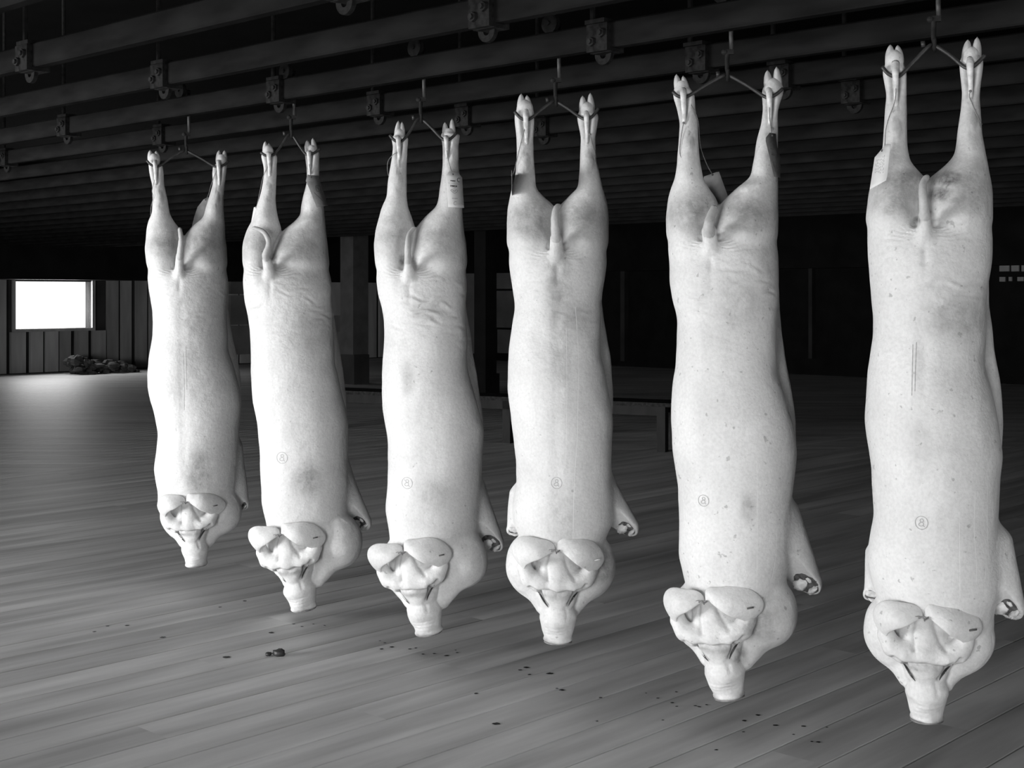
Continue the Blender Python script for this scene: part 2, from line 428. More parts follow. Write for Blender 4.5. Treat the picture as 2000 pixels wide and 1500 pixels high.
# hanger: U shaped clamp around the bar, lug with a hole below, arm, bolts and a rod up to the ceiling
mbc = MB()
mbc.box(-.045, .045, -.046, -.0245, -.012, .082); mbc.box(-.045, .045, .0245, .046, -.012, .082); mbc.box(-.045, .045, -.0245, .0245, -.014, -.0005)
n = 16
def lug(mb, y0, y1):
    R, r = .036, .013; vs = []; fs = []
    for y in (y0, y1):
        for k in range(n): a = math.pi+math.pi*k/(n-1); vs.append((R*math.cos(a), y, -.016+R*1.05*math.sin(a)))
        for k in range(n): a = math.pi+2*math.pi*k/(n-1)*.5; vs.append((r*math.cos(a), y, -.020+r*math.sin(a)))
    for k in range(n-1):
        fs += [(k, k+1, n+k+1, n+k), (2*n+k, 3*n+k, 3*n+k+1, 2*n+k+1), (k, 2*n+k, 2*n+k+1, k+1), (n+k, n+k+1, 3*n+k+1, 3*n+k)]
    mb.add(vs, fs)
lug(mbc, -.012, .004)
clamp_me = mesh('hanger', mbc.v, mbc.f)
mbr = MB(); mbr.tube([(-.055, .0, .098), (-.055, 0, Z_TOP-RAIL_Z0)], .010, 8); mbr.box(-.066, .02, -.03, .03, .0885, .103)
rod_me = mesh('rod', mbr.v, mbr.f)
mbb = MB(); mbb.tube([(0, 0, 0), (0, -.010, 0)], .016, 6); mbb.tube([(0, -.010, 0), (0, -.018, 0)], .009, 8)
bolt_me = mesh('bolt', mbb.v, mbb.f)
bar_me.materials.append(M['rail']); clamp_me.materials.append(M['plate']); rod_me.materials.append(M['iron']); bolt_me.materials.append(M['iron'])
for j in range(-5, 17):
    if j == 0: lab = 'dark overhead rail that all six carcasses hang from'
    elif j < 0: lab = 'overhead rail, %s in front of the loaded rail, nearer the viewer' % ORD[-j-1]
    else: lab = 'overhead rail, %s behind the loaded rail, in the dark' % ORD[j-1]
    p = sw(0, rail_w(j), RAIL_Z0)
    r = tag(empty('overhead_rail', p, ROOM_ANG+math.pi/2), lab, 'rail', 'parallel overhead meat rails')
    link('bar', bar_me, None, r)
    # local x runs along u; local y along -v
    for sp in (1.13+.07*j*0, 2.95, 4.75, 6.55, 8.35):
        if j > 3 or (j > 1 and sp > 5): continue
        wp = sw(sp, rail_w(j))
        if not (wp.y > .8 and abs(wp.x) < .45*wp.y+.5): continue
        h = link('hanger', clamp_me, None, r); h.location = (sp, 0, 0); h.rotation_euler = (0, 0, math.pi)
        link('rod', rod_me, None, h)
        if j < 5:
            for (bx_, bz) in ((-.022, .022), (.022, .048)):
                b = link('bolt', bolt_me, None, h); b.location = (bx_, -.046, bz)

# ------------------------------------------------------------------ signed distance toolbox for the carcasses
def smin(a, b, k):
    h = np.clip(.5+.5*(b-a)/k, 0, 1); return b*(1-h)+a*h-k*h*(1-h)
def smax(a, b, k): return -smin(-a, -b, k)
def ellip(p, c, r):
    q = (p-np.asarray(c, np.float32))/np.asarray(r, np.float32)
    k0 = np.sqrt((q*q).sum(-1)); q2 = q/np.asarray(r, np.float32); k1 = np.sqrt((q2*q2).sum(-1))+1e-6
    return k0*(k0-1)/k1
def rcone(p, a, b, ra, rb):
    a = np.asarray(a, np.float32); b = np.asarray(b, np.float32); ba = b-a
    pa = p-a; h = np.clip((pa@ba)/(ba@ba), 0, 1)
    d = pa-h[..., None]*ba
    return np.sqrt((d*d).sum(-1))-(ra+(rb-ra)*h)
class Table:
    """Generalised upright cylinder: left / right edge, centre depth and half depth as functions of height."""
    def __init__(self, z, xl, xr, yc, hd, sig=0.012, n=2.05):
        o = np.argsort(z); z, xl, xr, yc, hd = [np.asarray(a, float)[o] for a in (z, xl, xr, yc, hd)]
        self.z0, self.z1 = z[0], z[-1]; self.n = n
        g = np.arange(z[0], z[-1]+.002, .002); ker = np.exp(-.5*(np.arange(-30, 31)*.002/sig)**2); ker /= ker.sum()
        def sm(a):
            v = np.interp(g, z, a); return np.convolve(np.pad(v, 30, mode='reflect', reflect_type='odd'), ker, 'valid')
        self.g = g; self.cx = sm((xl+xr)/2); self.hw = np.maximum(sm((xr-xl)/2), .004); self.cy = sm(yc); self.hd = np.maximum(sm(hd), .004)
    def __call__(self, p):
        z = p[..., 2]; i = lambda t: np.interp(z, self.g, t).astype(np.float32)
        hw, hd = i(self.hw), i(self.hd)
        q = (np.abs((p[..., 0]-i(self.cx))/hw)**self.n + np.abs((p[..., 1]-i(self.cy))/hd)**self.n)**(1/self.n)
        d = (q-1)*np.minimum(hw, hd)
        return smax(d, np.maximum(z-self.z1, self.z0-z), .012)

def surface_nets(fn, lo, hi, h):
    ax = [np.arange(lo[i], hi[i]+h, h, dtype=np.float32) for i in range(3)]
    nx, ny, nz = map(len, ax); f = np.empty((nx, ny, nz), np.float32)
    X, Y = np.meshgrid(ax[0], ax[1], indexing='ij'); step = 24
    for k in range(0, nz, step):
        zz = ax[2][k:k+step]; P = np.empty((nx, ny, len(zz), 3), np.float32)
        P[..., 0] = X[..., None]; P[..., 1] = Y[..., None]; P[..., 2] = zz
        f[:, :, k:k+step] = fn(P)
    s = f < 0
    cs = s[:-1, :-1, :-1].astype(np.int8)
    for (a, b, c) in ((1,0,0),(0,1,0),(0,0,1),(1,1,0),(1,0,1),(0,1,1),(1,1,1)):
        cs += s[a:nx-1+a, b:ny-1+b, c:nz-1+c]
    act = np.argwhere((cs > 0) & (cs < 8))
    I, J, K = act.T
    acc = np.zeros((len(act), 3)); cnt = np.zeros(len(act))
    cor = [(0,0,0),(1,0,0),(0,1,0),(1,1,0),(0,0,1),(1,0,1),(0,1,1),(1,1,1)]
    val = [f[I+a, J+b, K+c] for (a, b, c) in cor]
    for (i, j) in ((0,1),(2,3),(4,5),(6,7),(0,2),(1,3),(4,6),(5,7),(0,4),(1,5),(2,6),(3,7)):
        m = (val[i] < 0) != (val[j] < 0)
        t = np.where(m, val[i]/(val[i]-val[j]+1e-12*(~m)), 0)
        pi, pj = np.array(cor[i]), np.array(cor[j])
        acc += np.where(m[:, None], pi+t[:, None]*(pj-pi), 0); cnt += m
    V_ = (act+acc/cnt[:, None])*h+np.array([ax[0][0], ax[1][0], ax[2][0]])
    idx = -np.ones((nx-1, ny-1, nz-1), np.int64); idx[I, J, K] = np.arange(len(act))
    Q = []
    def quads(m, d1, d2, flip):
        e = np.argwhere(m)
        if len(e) == 0: return
        a = idx[tuple(e.T)]; b = idx[tuple((e-d1).T)]; c = idx[tuple((e-d1-d2).T)]; d = idx[tuple((e-d2).T)]
        sg = s[tuple(e.T)]
        q = np.stack([a, b, c, d], 1)
        r = q[:, ::-1]
        Q.append(np.where((sg ^ flip)[:, None], q, r))
    ex, ey, ez = np.eye(3, dtype=int)
    m = np.zeros_like(idx, bool); m[:, 1:, 1:] = (s[:-1, 1:-1, 1:-1] != s[1:, 1:-1, 1:-1]); quads(m, ey, ez, False)
    m = np.zeros_like(idx, bool); m[1:, :, 1:] = (s[1:-1, :-1, 1:-1] != s[1:-1, 1:, 1:-1]); quads(m, ez, ex, False)
    m = np.zeros_like(idx, bool); m[1:, 1:, :] = (s[1:-1, 1:-1, :-1] != s[1:-1, 1:-1, 1:]); quads(m, ex, ey, False)
    return V_, np.concatenate(Q)
def subdivide(V_, Q):
    n = len(V_)
    E = np.sort(np.concatenate([Q[:, [0,1]], Q[:, [1,2]], Q[:, [2,3]], Q[:, [3,0]]]), 1)
    key = E[:, 0]*n+E[:, 1]; u, inv = np.unique(key, return_inverse=True)
    mid = (V_[u//n]+V_[u % n])/2; ctr = V_[Q].mean(1); m = len(Q)
    e = [n+inv[k*m:(k+1)*m] for k in range(4)]; c = n+len(u)+np.arange(m)
    q = [np.stack([Q[:, k], e[k], c, e[k-1]], 1) for k in range(4)]
    return np.concatenate([V_, mid, ctr]), np.concatenate(q)
def grad(fn, P, e=.0025):
    g = np.empty_like(P)
    for k in range(3):
        d = np.zeros(3, P.dtype); d[k] = e; g[:, k] = (fn(P+d)-fn(P-d))/(2*e)
    return g
def to_mesh(name, V_, Q, attr=None):
    me = bpy.data.meshes.new(name)
    me.vertices.add(len(V_)); me.vertices.foreach_set('co', V_.astype(np.float32).ravel())
    me.loops.add(Q.size); me.loops.foreach_set('vertex_index', Q.astype(np.int32).ravel())
    me.polygons.add(len(Q)); me.polygons.foreach_set('loop_start', np.arange(0, Q.size, 4, dtype=np.int32))
    if attr is not None:
        a = me.attributes.new('stain', 'FLOAT', 'POINT'); a.data.foreach_set('value', attr.astype(np.float32))
    me.update(calc_edges=True); me.validate()
    return me
def seg_dist(x, z, pl):
    d = np.full(x.shape, 1e3); P = np.array(pl, float)
    for i in range(len(P)-1):
        a, b = P[i], P[i+1]; ba = b-a; t = np.clip(((x-a[0])*ba[0]+(z-a[1])*ba[1])/(ba@ba), 0, 1)
        d = np.minimum(d, np.hypot(x-a[0]-t*ba[0], z-a[1]-t*ba[1]))
    return d

# ------------------------------------------------------------------ the six carcasses: outlines measured in the photograph (2000 x 1500)
PIGS = [
 dict(hook=365, yaw=10, tail=[(350,523),(351,500),(353,480),(354,466),(352,452),(351,446)], tailr=.019, crotch=(361,457), tie=(363,980), snout=(384,1104),
  L=[(437,288),(459,285),(487,282),(510,285),(532,287.5),(560,289.5),(582,293),(605,298),(630,298.5),(655,297.5),(678,294),(700,290),(728,287.4),(756,289.4),(784,295),(812,303),(840,308),(857,308),(890,303.5),(918,300),(941,303),(963,307.6)],
  R=[(437,431),(459,439),(487,443),(532,445),(560,446),(602,446),(630,449),(655,455),(678,460),(700,464),(728,470),(756,472),(784,473),(812,471),(840,467),(868,466),(896,466),(924,465),(952,463),(975,460)],
  LL=[(322,290,318),(336,291,320),(361,298,321),(392,298,327),(417,296,331),(430,290,338),(445,286,350)],
  RL=[(322,416,443),(336,415,442),(361,415,439),(384,408,436.5),(406,401,437),(425,396,438),(440,378,440)],
  feet=[((293,292.6),(305,294),(315,289,313)),((428,293),(438.6,293),(315,421,443))],
  gam=[(286.6,313.6),(295,322),(303,325),(312,324),(335,308),(357,295.5),(362,293),(367,295.5),(392,309),(418,324.5),(427,326),(436,323),(446,315)],
  fore=[(1,(440,880),(470,984),.085,.041)], stamp=None,
  stains=[(388,925,22,45,.55),(365,640,18,80,.25),(400,600,40,60,.22),(312,455,22,22,.3),(415,470,30,45,.35)]),
 dict(hook=572, yaw=20, tail=[(527,522),(521,508),(518,497),(524,482),(524,468),(515,453),(500,446),(493,446)], tailr=.017, crotch=(541,466), tie=(549,1043), snout=(594,1189),
  L=[(429,494),(448,483),(473,475),(498,472.6),(526,475),(558,475),(592,477.6),(617,484.5),(642,489),(667,490.7),(699,491),(727,491),(761,491.7),(793,495),(824,501.7),(855,505.8),(887,508),(918,509.5),(949,510),(981,511),(1006,516),(1028,521)],
  R=[(429,632),(448,635),(473,639.5),(498,642),(526,645),(558,648),(592,650.5),(617,653.6),(642,657),(667,661),(699,667),(727,672),(761,675.6),(793,678),(824,679.6),(855,679.6),(887,679),(918,680),(949,682),(981,682),(1006,680),(1040,678)],
  LL=[(302,511,540),(307,510,541),(329,516,540),(354,513.6,539),(385,507,539),(410,500,541),(429,494,544),(448,483,550)],
  RL=[(297,596,624),(307,595,624),(329,599,623),(354,600,624),(379,593.5,630),(404,589,632),(420,587,633),(432,575,634),(448,555,636)],
  feet=[((518,275),(524.6,279),(301,513,534)),((600,273),(611,269),(298,596,621))],
  gam=[(509.5,297.6),(517,303),(525,304.5),(536,301),(549,285),(560,268),(567,262.5),(574,268),(585,285),(596,300),(603.5,302),(613,299),(625,291)],
  fore=[(1,(648,925),(703,1020),.088,.048)], stamp=(551,894),
  stains=[(600,935,26,30,.55),(600,640,38,40,.3),(560,545,60,30,.2),(535,500,9,12,.75),(520,455,25,14,.3),(610,440,30,30,.28)]),
 dict(hook=825, yaw=17, tail=[(799,524),(797,508),(796,490),(797,470),(800,456),(810,444)], tailr=.016, crotch=(812,443), tie=(789,1077), snout=(838,1236),
  L=[(404,746.7),(424,740.6),(451,733),(478,730),(509,732),(543,735.5),(577,739),(604,745.7),(628,750),(662,750.8),(696,748),(727,746.5),(765,745),(799,748),(834,755),(869,758.5),(903,758.5),(938,757),(973,754),(1000,753),(1028,758),(1052,761)],
  R=[(404,902),(451,905.5),(478,910),(509,913),(543,912),(577,911),(604,912),(628,916),(662,921.5),(696,926),(727,931),(765,937),(799,942),(834,945),(869,944),(903,941.6),(938,939.5),(973,939),(1000,938),(1030,935),(1060,930)],
  LL=[(268,764,798),(288,768,797),(322,764,795),(356,759,794),(383,756.6,793),(404,747,796),(424,741,804)],
  RL=[(262,863,899),(288,865,895),(322,866,895),(356,861,899),(383,857,901),(404,852,903),(420,835,904)],
  feet=[((778,235),(785,237),(269,769.5,791.6)),((869,238),(883,231),(267.6,865,890))],
  gam=[(761,264),(769,273),(778,277),(788,273),(802,255),(813,237),(820,231.5),(828,236),(845,252),(861,269),(871.5,274.5),(881,270),(891,260)],
  fore=[(1,(908,965),(960,1060),.090,.050)], stamp=(795,944),
  stains=[(850,965,32,30,.3),(835,605,32,26,.3),(797,740,12,28,.3),(786,506,6,12,.8),(809,512,6,10,.7),(770,430,28,22,.3),(870,430,30,30,.25)]),
 dict(hook=1085, yaw=0, tail=[(1088,485),(1086,465),(1084,440),(1084,420),(1087,406),(1093,402)], tailr=.021, crotch=(1087,401), tie=(1085,1074), snout=(1090,1254),
  L=[(384,997),(414,990.6),(444,990),(477,991),(515,995.5),(552,1001),(589,1005.5),(608,1004.8),(638,1000),(675,995.5),(716,993),(757,993),(793,996),(830,999.6),(867,1003),(903,1007),(940,1009),(958,1006),(984,1002),(1013,1002),(1039,1011),(1061,1020.5)],
  R=[(384,1182),(414,1188),(444,1188.5),(477,1188),(515,1184),(552,1179.5),(589,1176.5),(608,1179.5),(638,1184),(675,1189.6),(716,1195),(757,1198),(793,1199),(830,1197.6),(867,1194.7),(903,1193),(940,1196),(984,1200),(1013,1198),(1039,1186),(1061,1178)],
  LL=[(220,1007,1041),(235,1006,1042),(272,1010,1040),(309,1009.6,1041),(339,1007,1044),(369,1001,1048),(384,997,1062),(396,994,1078)],
  RL=[(222,1129,1167),(231,1127,1169),(272,1135,1162),(309,1133.6,1163),(339,1132,1171),(369,1129,1177),(384,1112,1182),(394,1100,1185)],
  feet=[((1018,182),(1029,185),(216,1010,1040)),((1138,186),(1153,180.5),(220,1132,1162))],
  gam=[(1005,218),(1016,230),(1027,234),(1037,231),(1058,214),(1076,200.5),(1083,197.5),(1091,200.5),(1112,214),(1133,229),(1145.5,233),(1157,227),(1169,212)],
  fore=[(1,(1158,955),(1224,1030),.085,.044),(-1,(1030,975),(1006,1034),.07,.030)], stamp=(1087,942),
  stains=[(1090,560,22,70,.5),(1100,690,16,90,.3),(1040,420,42,36,.4),(1140,420,45,45,.45),(1120,620,35,25,.35),(1180,1115,18,28,.7),(1100,1010,30,50,.25)]),
 dict(hook=1422, yaw=13, tail=[(1388,467),(1385,452),(1384,440),(1389,421),(1396,404)], tailr=.023, crotch=(1406,397), tie=(1377,1172), snout=(1424,1361),
  L=[(354,1318),(383,1307),(412,1301),(446,1298),(480,1303),(509,1307),(551,1308.6),(580,1313.6),(614,1320.7),(631,1322),(673,1320.7),(715,1318.6),(740,1314),(783,1310),(825,1310),(868,1313),(911,1319),(953,1324),(996,1326),(1039,1325),(1081,1326),(1124,1335.5),(1150,1342)],
  R=[(354,1519),(383,1520.7),(412,1522),(446,1520.7),(480,1518.6),(530,1520),(572,1523.6),(614,1525.7),(656,1530.7),(698,1537),(740,1544),(783,1551),(825,1556.6),(868,1557),(911,1554),(953,1549),(983,1547),(1039,1546),(1081,1544),(1124,1536),(1160,1528)],
  LL=[(175,1317,1352),(186,1313.6,1358),(215,1323,1358.5),(244,1328,1364),(286,1326,1365),(320,1324,1367),(349,1318.6,1371.6),(370,1310,1384),(385,1305,1396)],
  RL=[(172,1491,1527),(181,1488,1530),(215,1490,1520),(244,1486.6,1518),(278,1478.7,1518),(312,1473,1518),(345,1466,1519),(365,1440,1520),(383,1422,1521)],
  feet=[((1321,144),(1334,147),(176,1318,1347)),((1499,136),(1517,129),(175,1493,1528))],
  gam=[(1314,179),(1323,187),(1334.6,190),(1345,187),(1378,167),(1410,149),(1418,147),(1427,149),(1458,166),(1490,187),(1502.6,190),(1516,184),(1529,173)],
  fore=[(1,(1508,1015),(1574,1138),.095,.053)], stamp=(1374,978),
  stains=[(1440,590,40,50,.3),(1485,1215,35,45,.5),(1350,395,38,26,.35),(1470,385,48,34,.35),(1460,990,12,25,.4),(1380,560,30,40,.15),(1445,1285,14,20,.6),(1500,520,20,60,.25)]),
 dict(hook=1821, yaw=-2, tail=[(1807,440),(1806,420),(1804,395),(1802,372),(1804,355),(1812,344)], tailr=.0175, crotch=(1811,342), tie=(1803,1204), snout=(1810,1406),
  L=[(340,1704),(367,1697),(404,1691),(435,1690),(472,1695),(503,1696),(549,1700),(585,1704),(617,1706.7),(657,1705),(694,1699),(725,1695),(776,1691),(822,1690),(868,1695),(914,1700),(960,1703),(1006,1704.6),(1043,1699),(1080,1695),(1116,1698),(1144,1707),(1181,1720)],
  R=[(322,1930.6),(340,1934),(367,1939),(404,1941),(435,1941),(472,1939),(503,1937),(549,1933),(585,1932),(603,1933),(639,1940),(685,1945.6),(730,1953),(776,1960),(822,1962),(868,1960),(914,1957),(960,1953),(1006,1949),(1043,1951),(1080,1954),(1116,1955),(1150,1950),(1190,1940)],
  LL=[(132,1727,1768),(141,1724,1771),(186,1732.5,1769),(222,1729,1770),(254,1726,1770),(290,1722.6,1772),(317,1714,1778),(331,1708,1791),(342,1704,1800)],
  RL=[(118,1875,1919),(127,1873,1920.6),(163,1877,1915),(186,1878.5,1914),(231,1873,1916),(268,1869,1919),(304,1864,1926),(322,1850,1930.6),(336,1830,1933)],
  feet=[((1739,86),(1753,87),(122,1729,1766)),((1890.6,76),(1908.7,71),(116,1878,1916))],
  gam=[(1723,130.6),(1735,144),(1749,150),(1760,146),(1788,117),(1812,92),(1821,88),(1830,91),(1856,108),(1881,129),(1894.7,133),(1909,123),(1924,107.6)],
  fore=[(1,(1915,1075),(1966,1184),.095,.048),(-1,(1735,1095),(1707,1160),.07,.031)], stamp=(1800,1019),
  stains=[(1852,346,36,16,.85),(1835,376,28,16,.8),(1770,350,55,26,.6),(1742,396,26,22,.65),(1870,620,62,38,.4),(1795,700,10,60,.25),(1900,330,30,30,.35),(1800,880,25,60,.15),(1930,760,14,120,.2),(1790,431,8,8,.8),(1790,1300,35,10,.35)]),
]
LABELS = [
 'pale gutted pig carcass hanging at the left end, smallest and farthest away',
 'pale gutted pig carcass with tail curled to the left, second from left',
 'pale gutted pig carcass with a printed white tag on its right leg, third from left',
 'pale gutted pig carcass with a straight upright tail, both foreleg stumps showing, fourth from left',
 'pale gutted pig carcass with dark spots on its cheek, second from right',
 'pale gutted pig carcass hanging at the right end, largest and nearest',
]

class Frame:
    """Upright frame at a carcass; x across the line of sight, y away from the camera."""
    def __init__(self, X, Y):
        self.O = np.array([X, Y, 0.0]); ph = math.atan2(X, Y); self.phi = ph
        self.ax = np.array([math.cos(ph), -math.sin(ph), 0]); self.ay = np.array([math.sin(ph), math.cos(ph), 0]); self.D = math.hypot(X, Y)
    def L(self, px, py, yl=0.0):
        d = np.array([(px-CX)/F, 1.0, -(py-HZ)/F]); t = (self.D+yl)/(d@self.ay)
        p = d*t+np.array([0, 0, CAMH])-self.O
        return np.array([p@self.ax, yl, p[2]])
    def root(self, name): return empty(name, tuple(self.O), -self.phi)

EAR_L_ARCH = [(0,0),(-.017,-.008),(-.042,-.022),(-.068,-.032),(-.088,-.046),(-.096,-.064)]
EAR_L_OUT = [(-.004,.014),(-.017,.028),(-.0515,.034),(-.092,.0375),(-.123,.0234),(-.137,-.005),(-.126,-.036),(-.100,-.066)]
EAR_R_ARCH = [(.003,0),(.016,-.001),(.045,-.023),(.067,-.042),(.089,-.056),(.106,-.072)]
EAR_R_OUT = [(.006,.024),(.016,.037),(.045,.033),(.083,.032),(.118,.020),(.146,-.006),(.158,-.030),(.150,-.054),(.112,-.078)]

# thin runs of fat and scratches on the skin: outline in pixels, half width, material, name
MARKS = {
 0: [([(358, 690), (360, 745), (360, 800)], .0009, 'scratch', 'scratch'), ([(363, 676), (364, 720), (365, 760)], .0011, 'scratch', 'scratch')],
 3: [([(1124, 600), (1130, 700), (1129, 770), (1127, 860), (1122, 930), (1120, 1000), (1119, 1062)], .0011, 'drip', 'fat_run'), ([(1106, 640), (1107, 760), (1105, 900)], .0006, 'drip', 'fat_run'), ([(1176, 880), (1178, 1000)], .0006, 'drip', 'fat_run')],
 4: [([(1478, 900), (1479, 1020), (1478, 1150)], .0007, 'drip', 'fat_run'), ([(1518, 1035), (1516, 1090), (1508, 1135)], .0007, 'drip', 'fat_run')],
 5: [([(1783, 672), (1782, 720), (1781, 772)], .0010, 'scratch', 'scratch'), ([(1790, 668), (1788, 720), (1787, 764)], .0010, 'scratch', 'scratch'), ([(1905, 960), (1903, 1040), (1908, 1110), (1907, 1140)], .0009, 'drip', 'fat_run'), ([(1930, 930), (1929, 1010), (1933, 1110)], .0009, 'drip', 'fat_run'), ([(1874, 1020), (1875, 1170)], .0007, 'drip', 'fat_run')],
}
def make_pig(i, P):
    X_Y = 5.3625/((P['hook']-CX)/F+1.069); fr = Frame((P['hook']-CX)/F*X_Y, X_Y); L = fr.L; P['frame'] = fr
    mpp = X_Y/F                                      # metres per pixel at the carcass
    root = tag(fr.root('pig_carcass'), LABELS[i], 'pig carcass', 'six pig carcasses hanging in a row')
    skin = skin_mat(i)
    yt, ytie = P['tail'][0][1], P['tie'][1]
    # --- torso table
    ys = np.unique(np.r_[np.arange(yt-.05*(ytie-yt), ytie+12, 8.0)])
    Lx = np.interp(ys, *np.array(P['L']).T); Rx = np.interp(ys, *np.array(P['R']).T)
    fpos = (ys-yt)/(ytie-yt)
    hd = np.interp(fpos, [-.05, -.02, 0, .04, .1, .22, .45, .65, .85, .96, 1.06], [.03, .09, .115, .13, .14, .142, .165, .175, .165, .145, .11])
    back = np.interp(fpos, [-.05, -.02, 0, .04, .1, .22, .45, .65, .85, .96, 1.06], [.02, -.065, -.100, -.118, -.128, -.124, -.138, -.145, -.138, -.122, -.085])
    red = np.interp(fpos, [.10, .2, .36, .46, .58], [0, .010, .036, .022, 0])     # right flank set back behind the loose belly wall
    z, xl, xr = [], [], []
    for y, a, b in zip(ys, Lx, Rx):
        A, B = L(a, y, .03), L(b, y, .03); z.append(A[2]); xl.append(A[0]); xr.append(B[0])
    z, xl, xr = map(np.array, (z, xl, xr))
    top = fpos < .10                                   # close the torso between the hams
    sh = np.interp(fpos, [-.05, -.025, 0, .035], [.15, .55, .90, 1.0])
    cx0 = (xl+xr)/2; hw0 = (xr-xl)/2*sh
    # rounded lower end of the torso (neck)
    zb = L(P['tie'][0], ytie+30, .03)[2]
    torso = Table(np.r_[z, zb], np.r_[cx0-hw0, cx0[-1]-hw0[-1]*.7], np.r_[cx0+hw0-red, cx0[-1]+hw0[-1]*.7], np.r_[back+hd, .06], np.r_[hd, .08])
    fm = (fpos > .06) & (fpos < .70)
    flap = Table(z[fm], cx0[fm]-hw0[fm]*.3, (cx0+hw0)[fm], np.full(fm.sum(), .115), np.interp(fpos[fm], [.06, .15, .5, .7], [.02, .05, .085, .06]))
    # --- hind legs
    def leg(rows, side):
        cxp, cyp = P['crotch']
        rr = [r for r in rows]
        tx = P['tail'][0][0]
        e = P['L'] if side < 0 else P['R']
        for y, q in ((cyp+8, .15), (cyp+(yt-cyp)*.4, .5), (yt-8, .95), (yt+25, 1.0), (yt+60, 1.0)):
            ex = float(np.interp(y, *np.array(e).T)); ix = cxp+(tx-cxp)*q
            inn = max(0.0, (y-yt)*.28) if y > yt else 0.0
            rr.append((y, ex+inn, ix+2) if side < 0 else (y, ix-2, ex-inn))
        rr.sort()
        zz, a, b, yc, h = [], [], [], [], []
        for (y, x0, x1) in rr:
            A, B = L(x0, y, .01), L(x1, y, .01); hw = (B[0]-A[0])/2
            zz.append(A[2]); a.append(A[0]); b.append(B[0])
            k = np.interp(hw, [.028, .06, .085], [0, .6, 1]); h.append(hw*(1.12+.42*k) if y < yt+10 else (.105 if y < yt+40 else .06))
            if cyp-30 < y < yt+10:
                fl = float(np.interp(y, [cyp-30, cyp, cyp+.5*(yt-cyp), yt-8], [-.050, -.062, -.098, -.114])); h[-1] = min(h[-1], -.002+.026*k-fl)
            yc.append(-.002+.026*k)
        return Table(zz, a, b, yc, h, sig=.010, n=2.05)
    legL, legR = leg(P['LL'], -1), leg(P['RL'], 1)
    feet = []
    for (t1, t2, (yb, x0, x1)) in P['feet']:
        a = L(x0, yb, 0); b = L(x1, yb, 0); feet.append(((a+b)/2, (b[0]-a[0])/2))
    # --- head frame
    T = L(*P['tie'], -.118); S = L(*P['snout'], -.04); psi = math.radians(P['yaw'])
    Ls = math.hypot(S[0]-T[0], T[2]-S[2]); sc = Ls/.298
    rho = math.atan2(S[0]-T[0]-.075*math.sin(psi)*sc-.008*sc, T[2]-S[2])
    R3 = np.array(Matrix.Rotation(-rho, 3, 'Y') @ Matrix.Rotation(-psi, 3, 'Z'))
    def h2l(h): return T+sc*(R3@np.asarray(h, float))
    R3f = R3.astype(np.float32); Tf = T.astype(np.float32)
    jo = .17*max(0, math.sin(psi))
    def head(p):
        q = ((p-Tf)@R3f)/np.float32(sc)
        d = ellip(q, (.006, .085, -.080), (.074, .084, .105))
        d = smin(d, ellip(q, (.006, .050, -.070), (.052, .060, .062)), .02)                          # forehead dome
        hood = [(-.098, .044, -.030, .016), (-.096, .030, -.062, .017), (-.080, .022, -.092, .021), (-.048, .016, -.106, .024), (.004, .012, -.110, .025), (.056, .016, -.109, .025), (.090, .024, -.096, .022), (.106, .034, -.070, .018), (.112, .046, -.040, .016)]
        for (h0, h1) in zip(hood[:-1], hood[1:]):                                                    # fold from ear root round the brow to the other ear root
            d = smin(d, rcone(q, h0[:3], h1[:3], h0[3], h1[3]), .022)
        fc = rcone(q, (.008, .064, -.128), (.008, .072, -.190), .071, .051)
        fc = smin(fc, rcone(q, (.008, .069, -.222), (.008, .078, -.282), .0585, .0435), .006)
        fc = smin(fc, ellip(q, (.008, .078, -.290), (.0465, .046, .012)), .006)
        d = smin(d, fc, .013)
        d = smin(d, rcone(q, (.008, .16, -.10), (.008, .115, -.235), .075, .040), .02)              # lower jaw
        jl = ellip(q, (-.088+.45*jo, .135, -.070), (.066, .075, .095)); jl = smin(jl, rcone(q, (-.085+.45*jo, .125, -.085), (-.034, .100, -.188), .056, .034), .03)
        jr = ellip(q, (.112+jo, .135, -.074), (.076, .082, .098)); jr = smin(jr, rcone(q, (.108+jo*.9, .125, -.090), (.048+jo*.3, .100, -.195), .060, .034), .03)
        d = smin(smin(d, jl, .007), jr, .007)
        d = smax(d, -(q[..., 2]+.298), .006)
        return d*np.float32(sc)
    # --- forelegs
    fores = []
    for (sd, a, b, ra, rb) in P['fore']:
        if sd > 0: A, B, nrm = L(*a, .075), L(*b, .045), np.array([-.50, -.66, -.56])
        else: A, B, nrm = L(*a, .10), L(*b, .075), np.array([.25, -.75, -.6])
        fores.append((A, B, ra, rb, nrm/np.linalg.norm(nrm), sd))
    tail0 = L(*P['tail'][0], -.115); tail1 = L(P['tail'][1][0], P['tail'][1][1], -.135)
    zmid = L(P['tie'][0], (yt*.45+ytie*.55), 0)[2]
    def body(p):
        d = torso(p)
        d = smin(d, legL(p), .016); d = smin(d, legR(p), .016)
        for (c, w) in feet: d = smin(d, ellip(p, c+np.array([0, 0, .004]), (w*1.0, w*1.15, .034)), .012)
        d = smin(d, flap(p), .007)
        slit = ellip(p, (cx0[len(cx0)//2]+.01, .20, zmid+.05), (.022, .13, .42)); d = smax(d, -slit, .012)
        d = smin(d, rcone(p, tail0+np.array([0, .012, -.03]), tail1+np.array([0, .012, 0]), .024, P['tailr']), .018)
        hz = p[..., 2] < T[2]+.16
        if hz.any():
            if hz.all(): d = smin(d, head(p), .016)
            else:
                dd = d[hz]; d[hz] = smin(dd, head(p[hz]), .016)
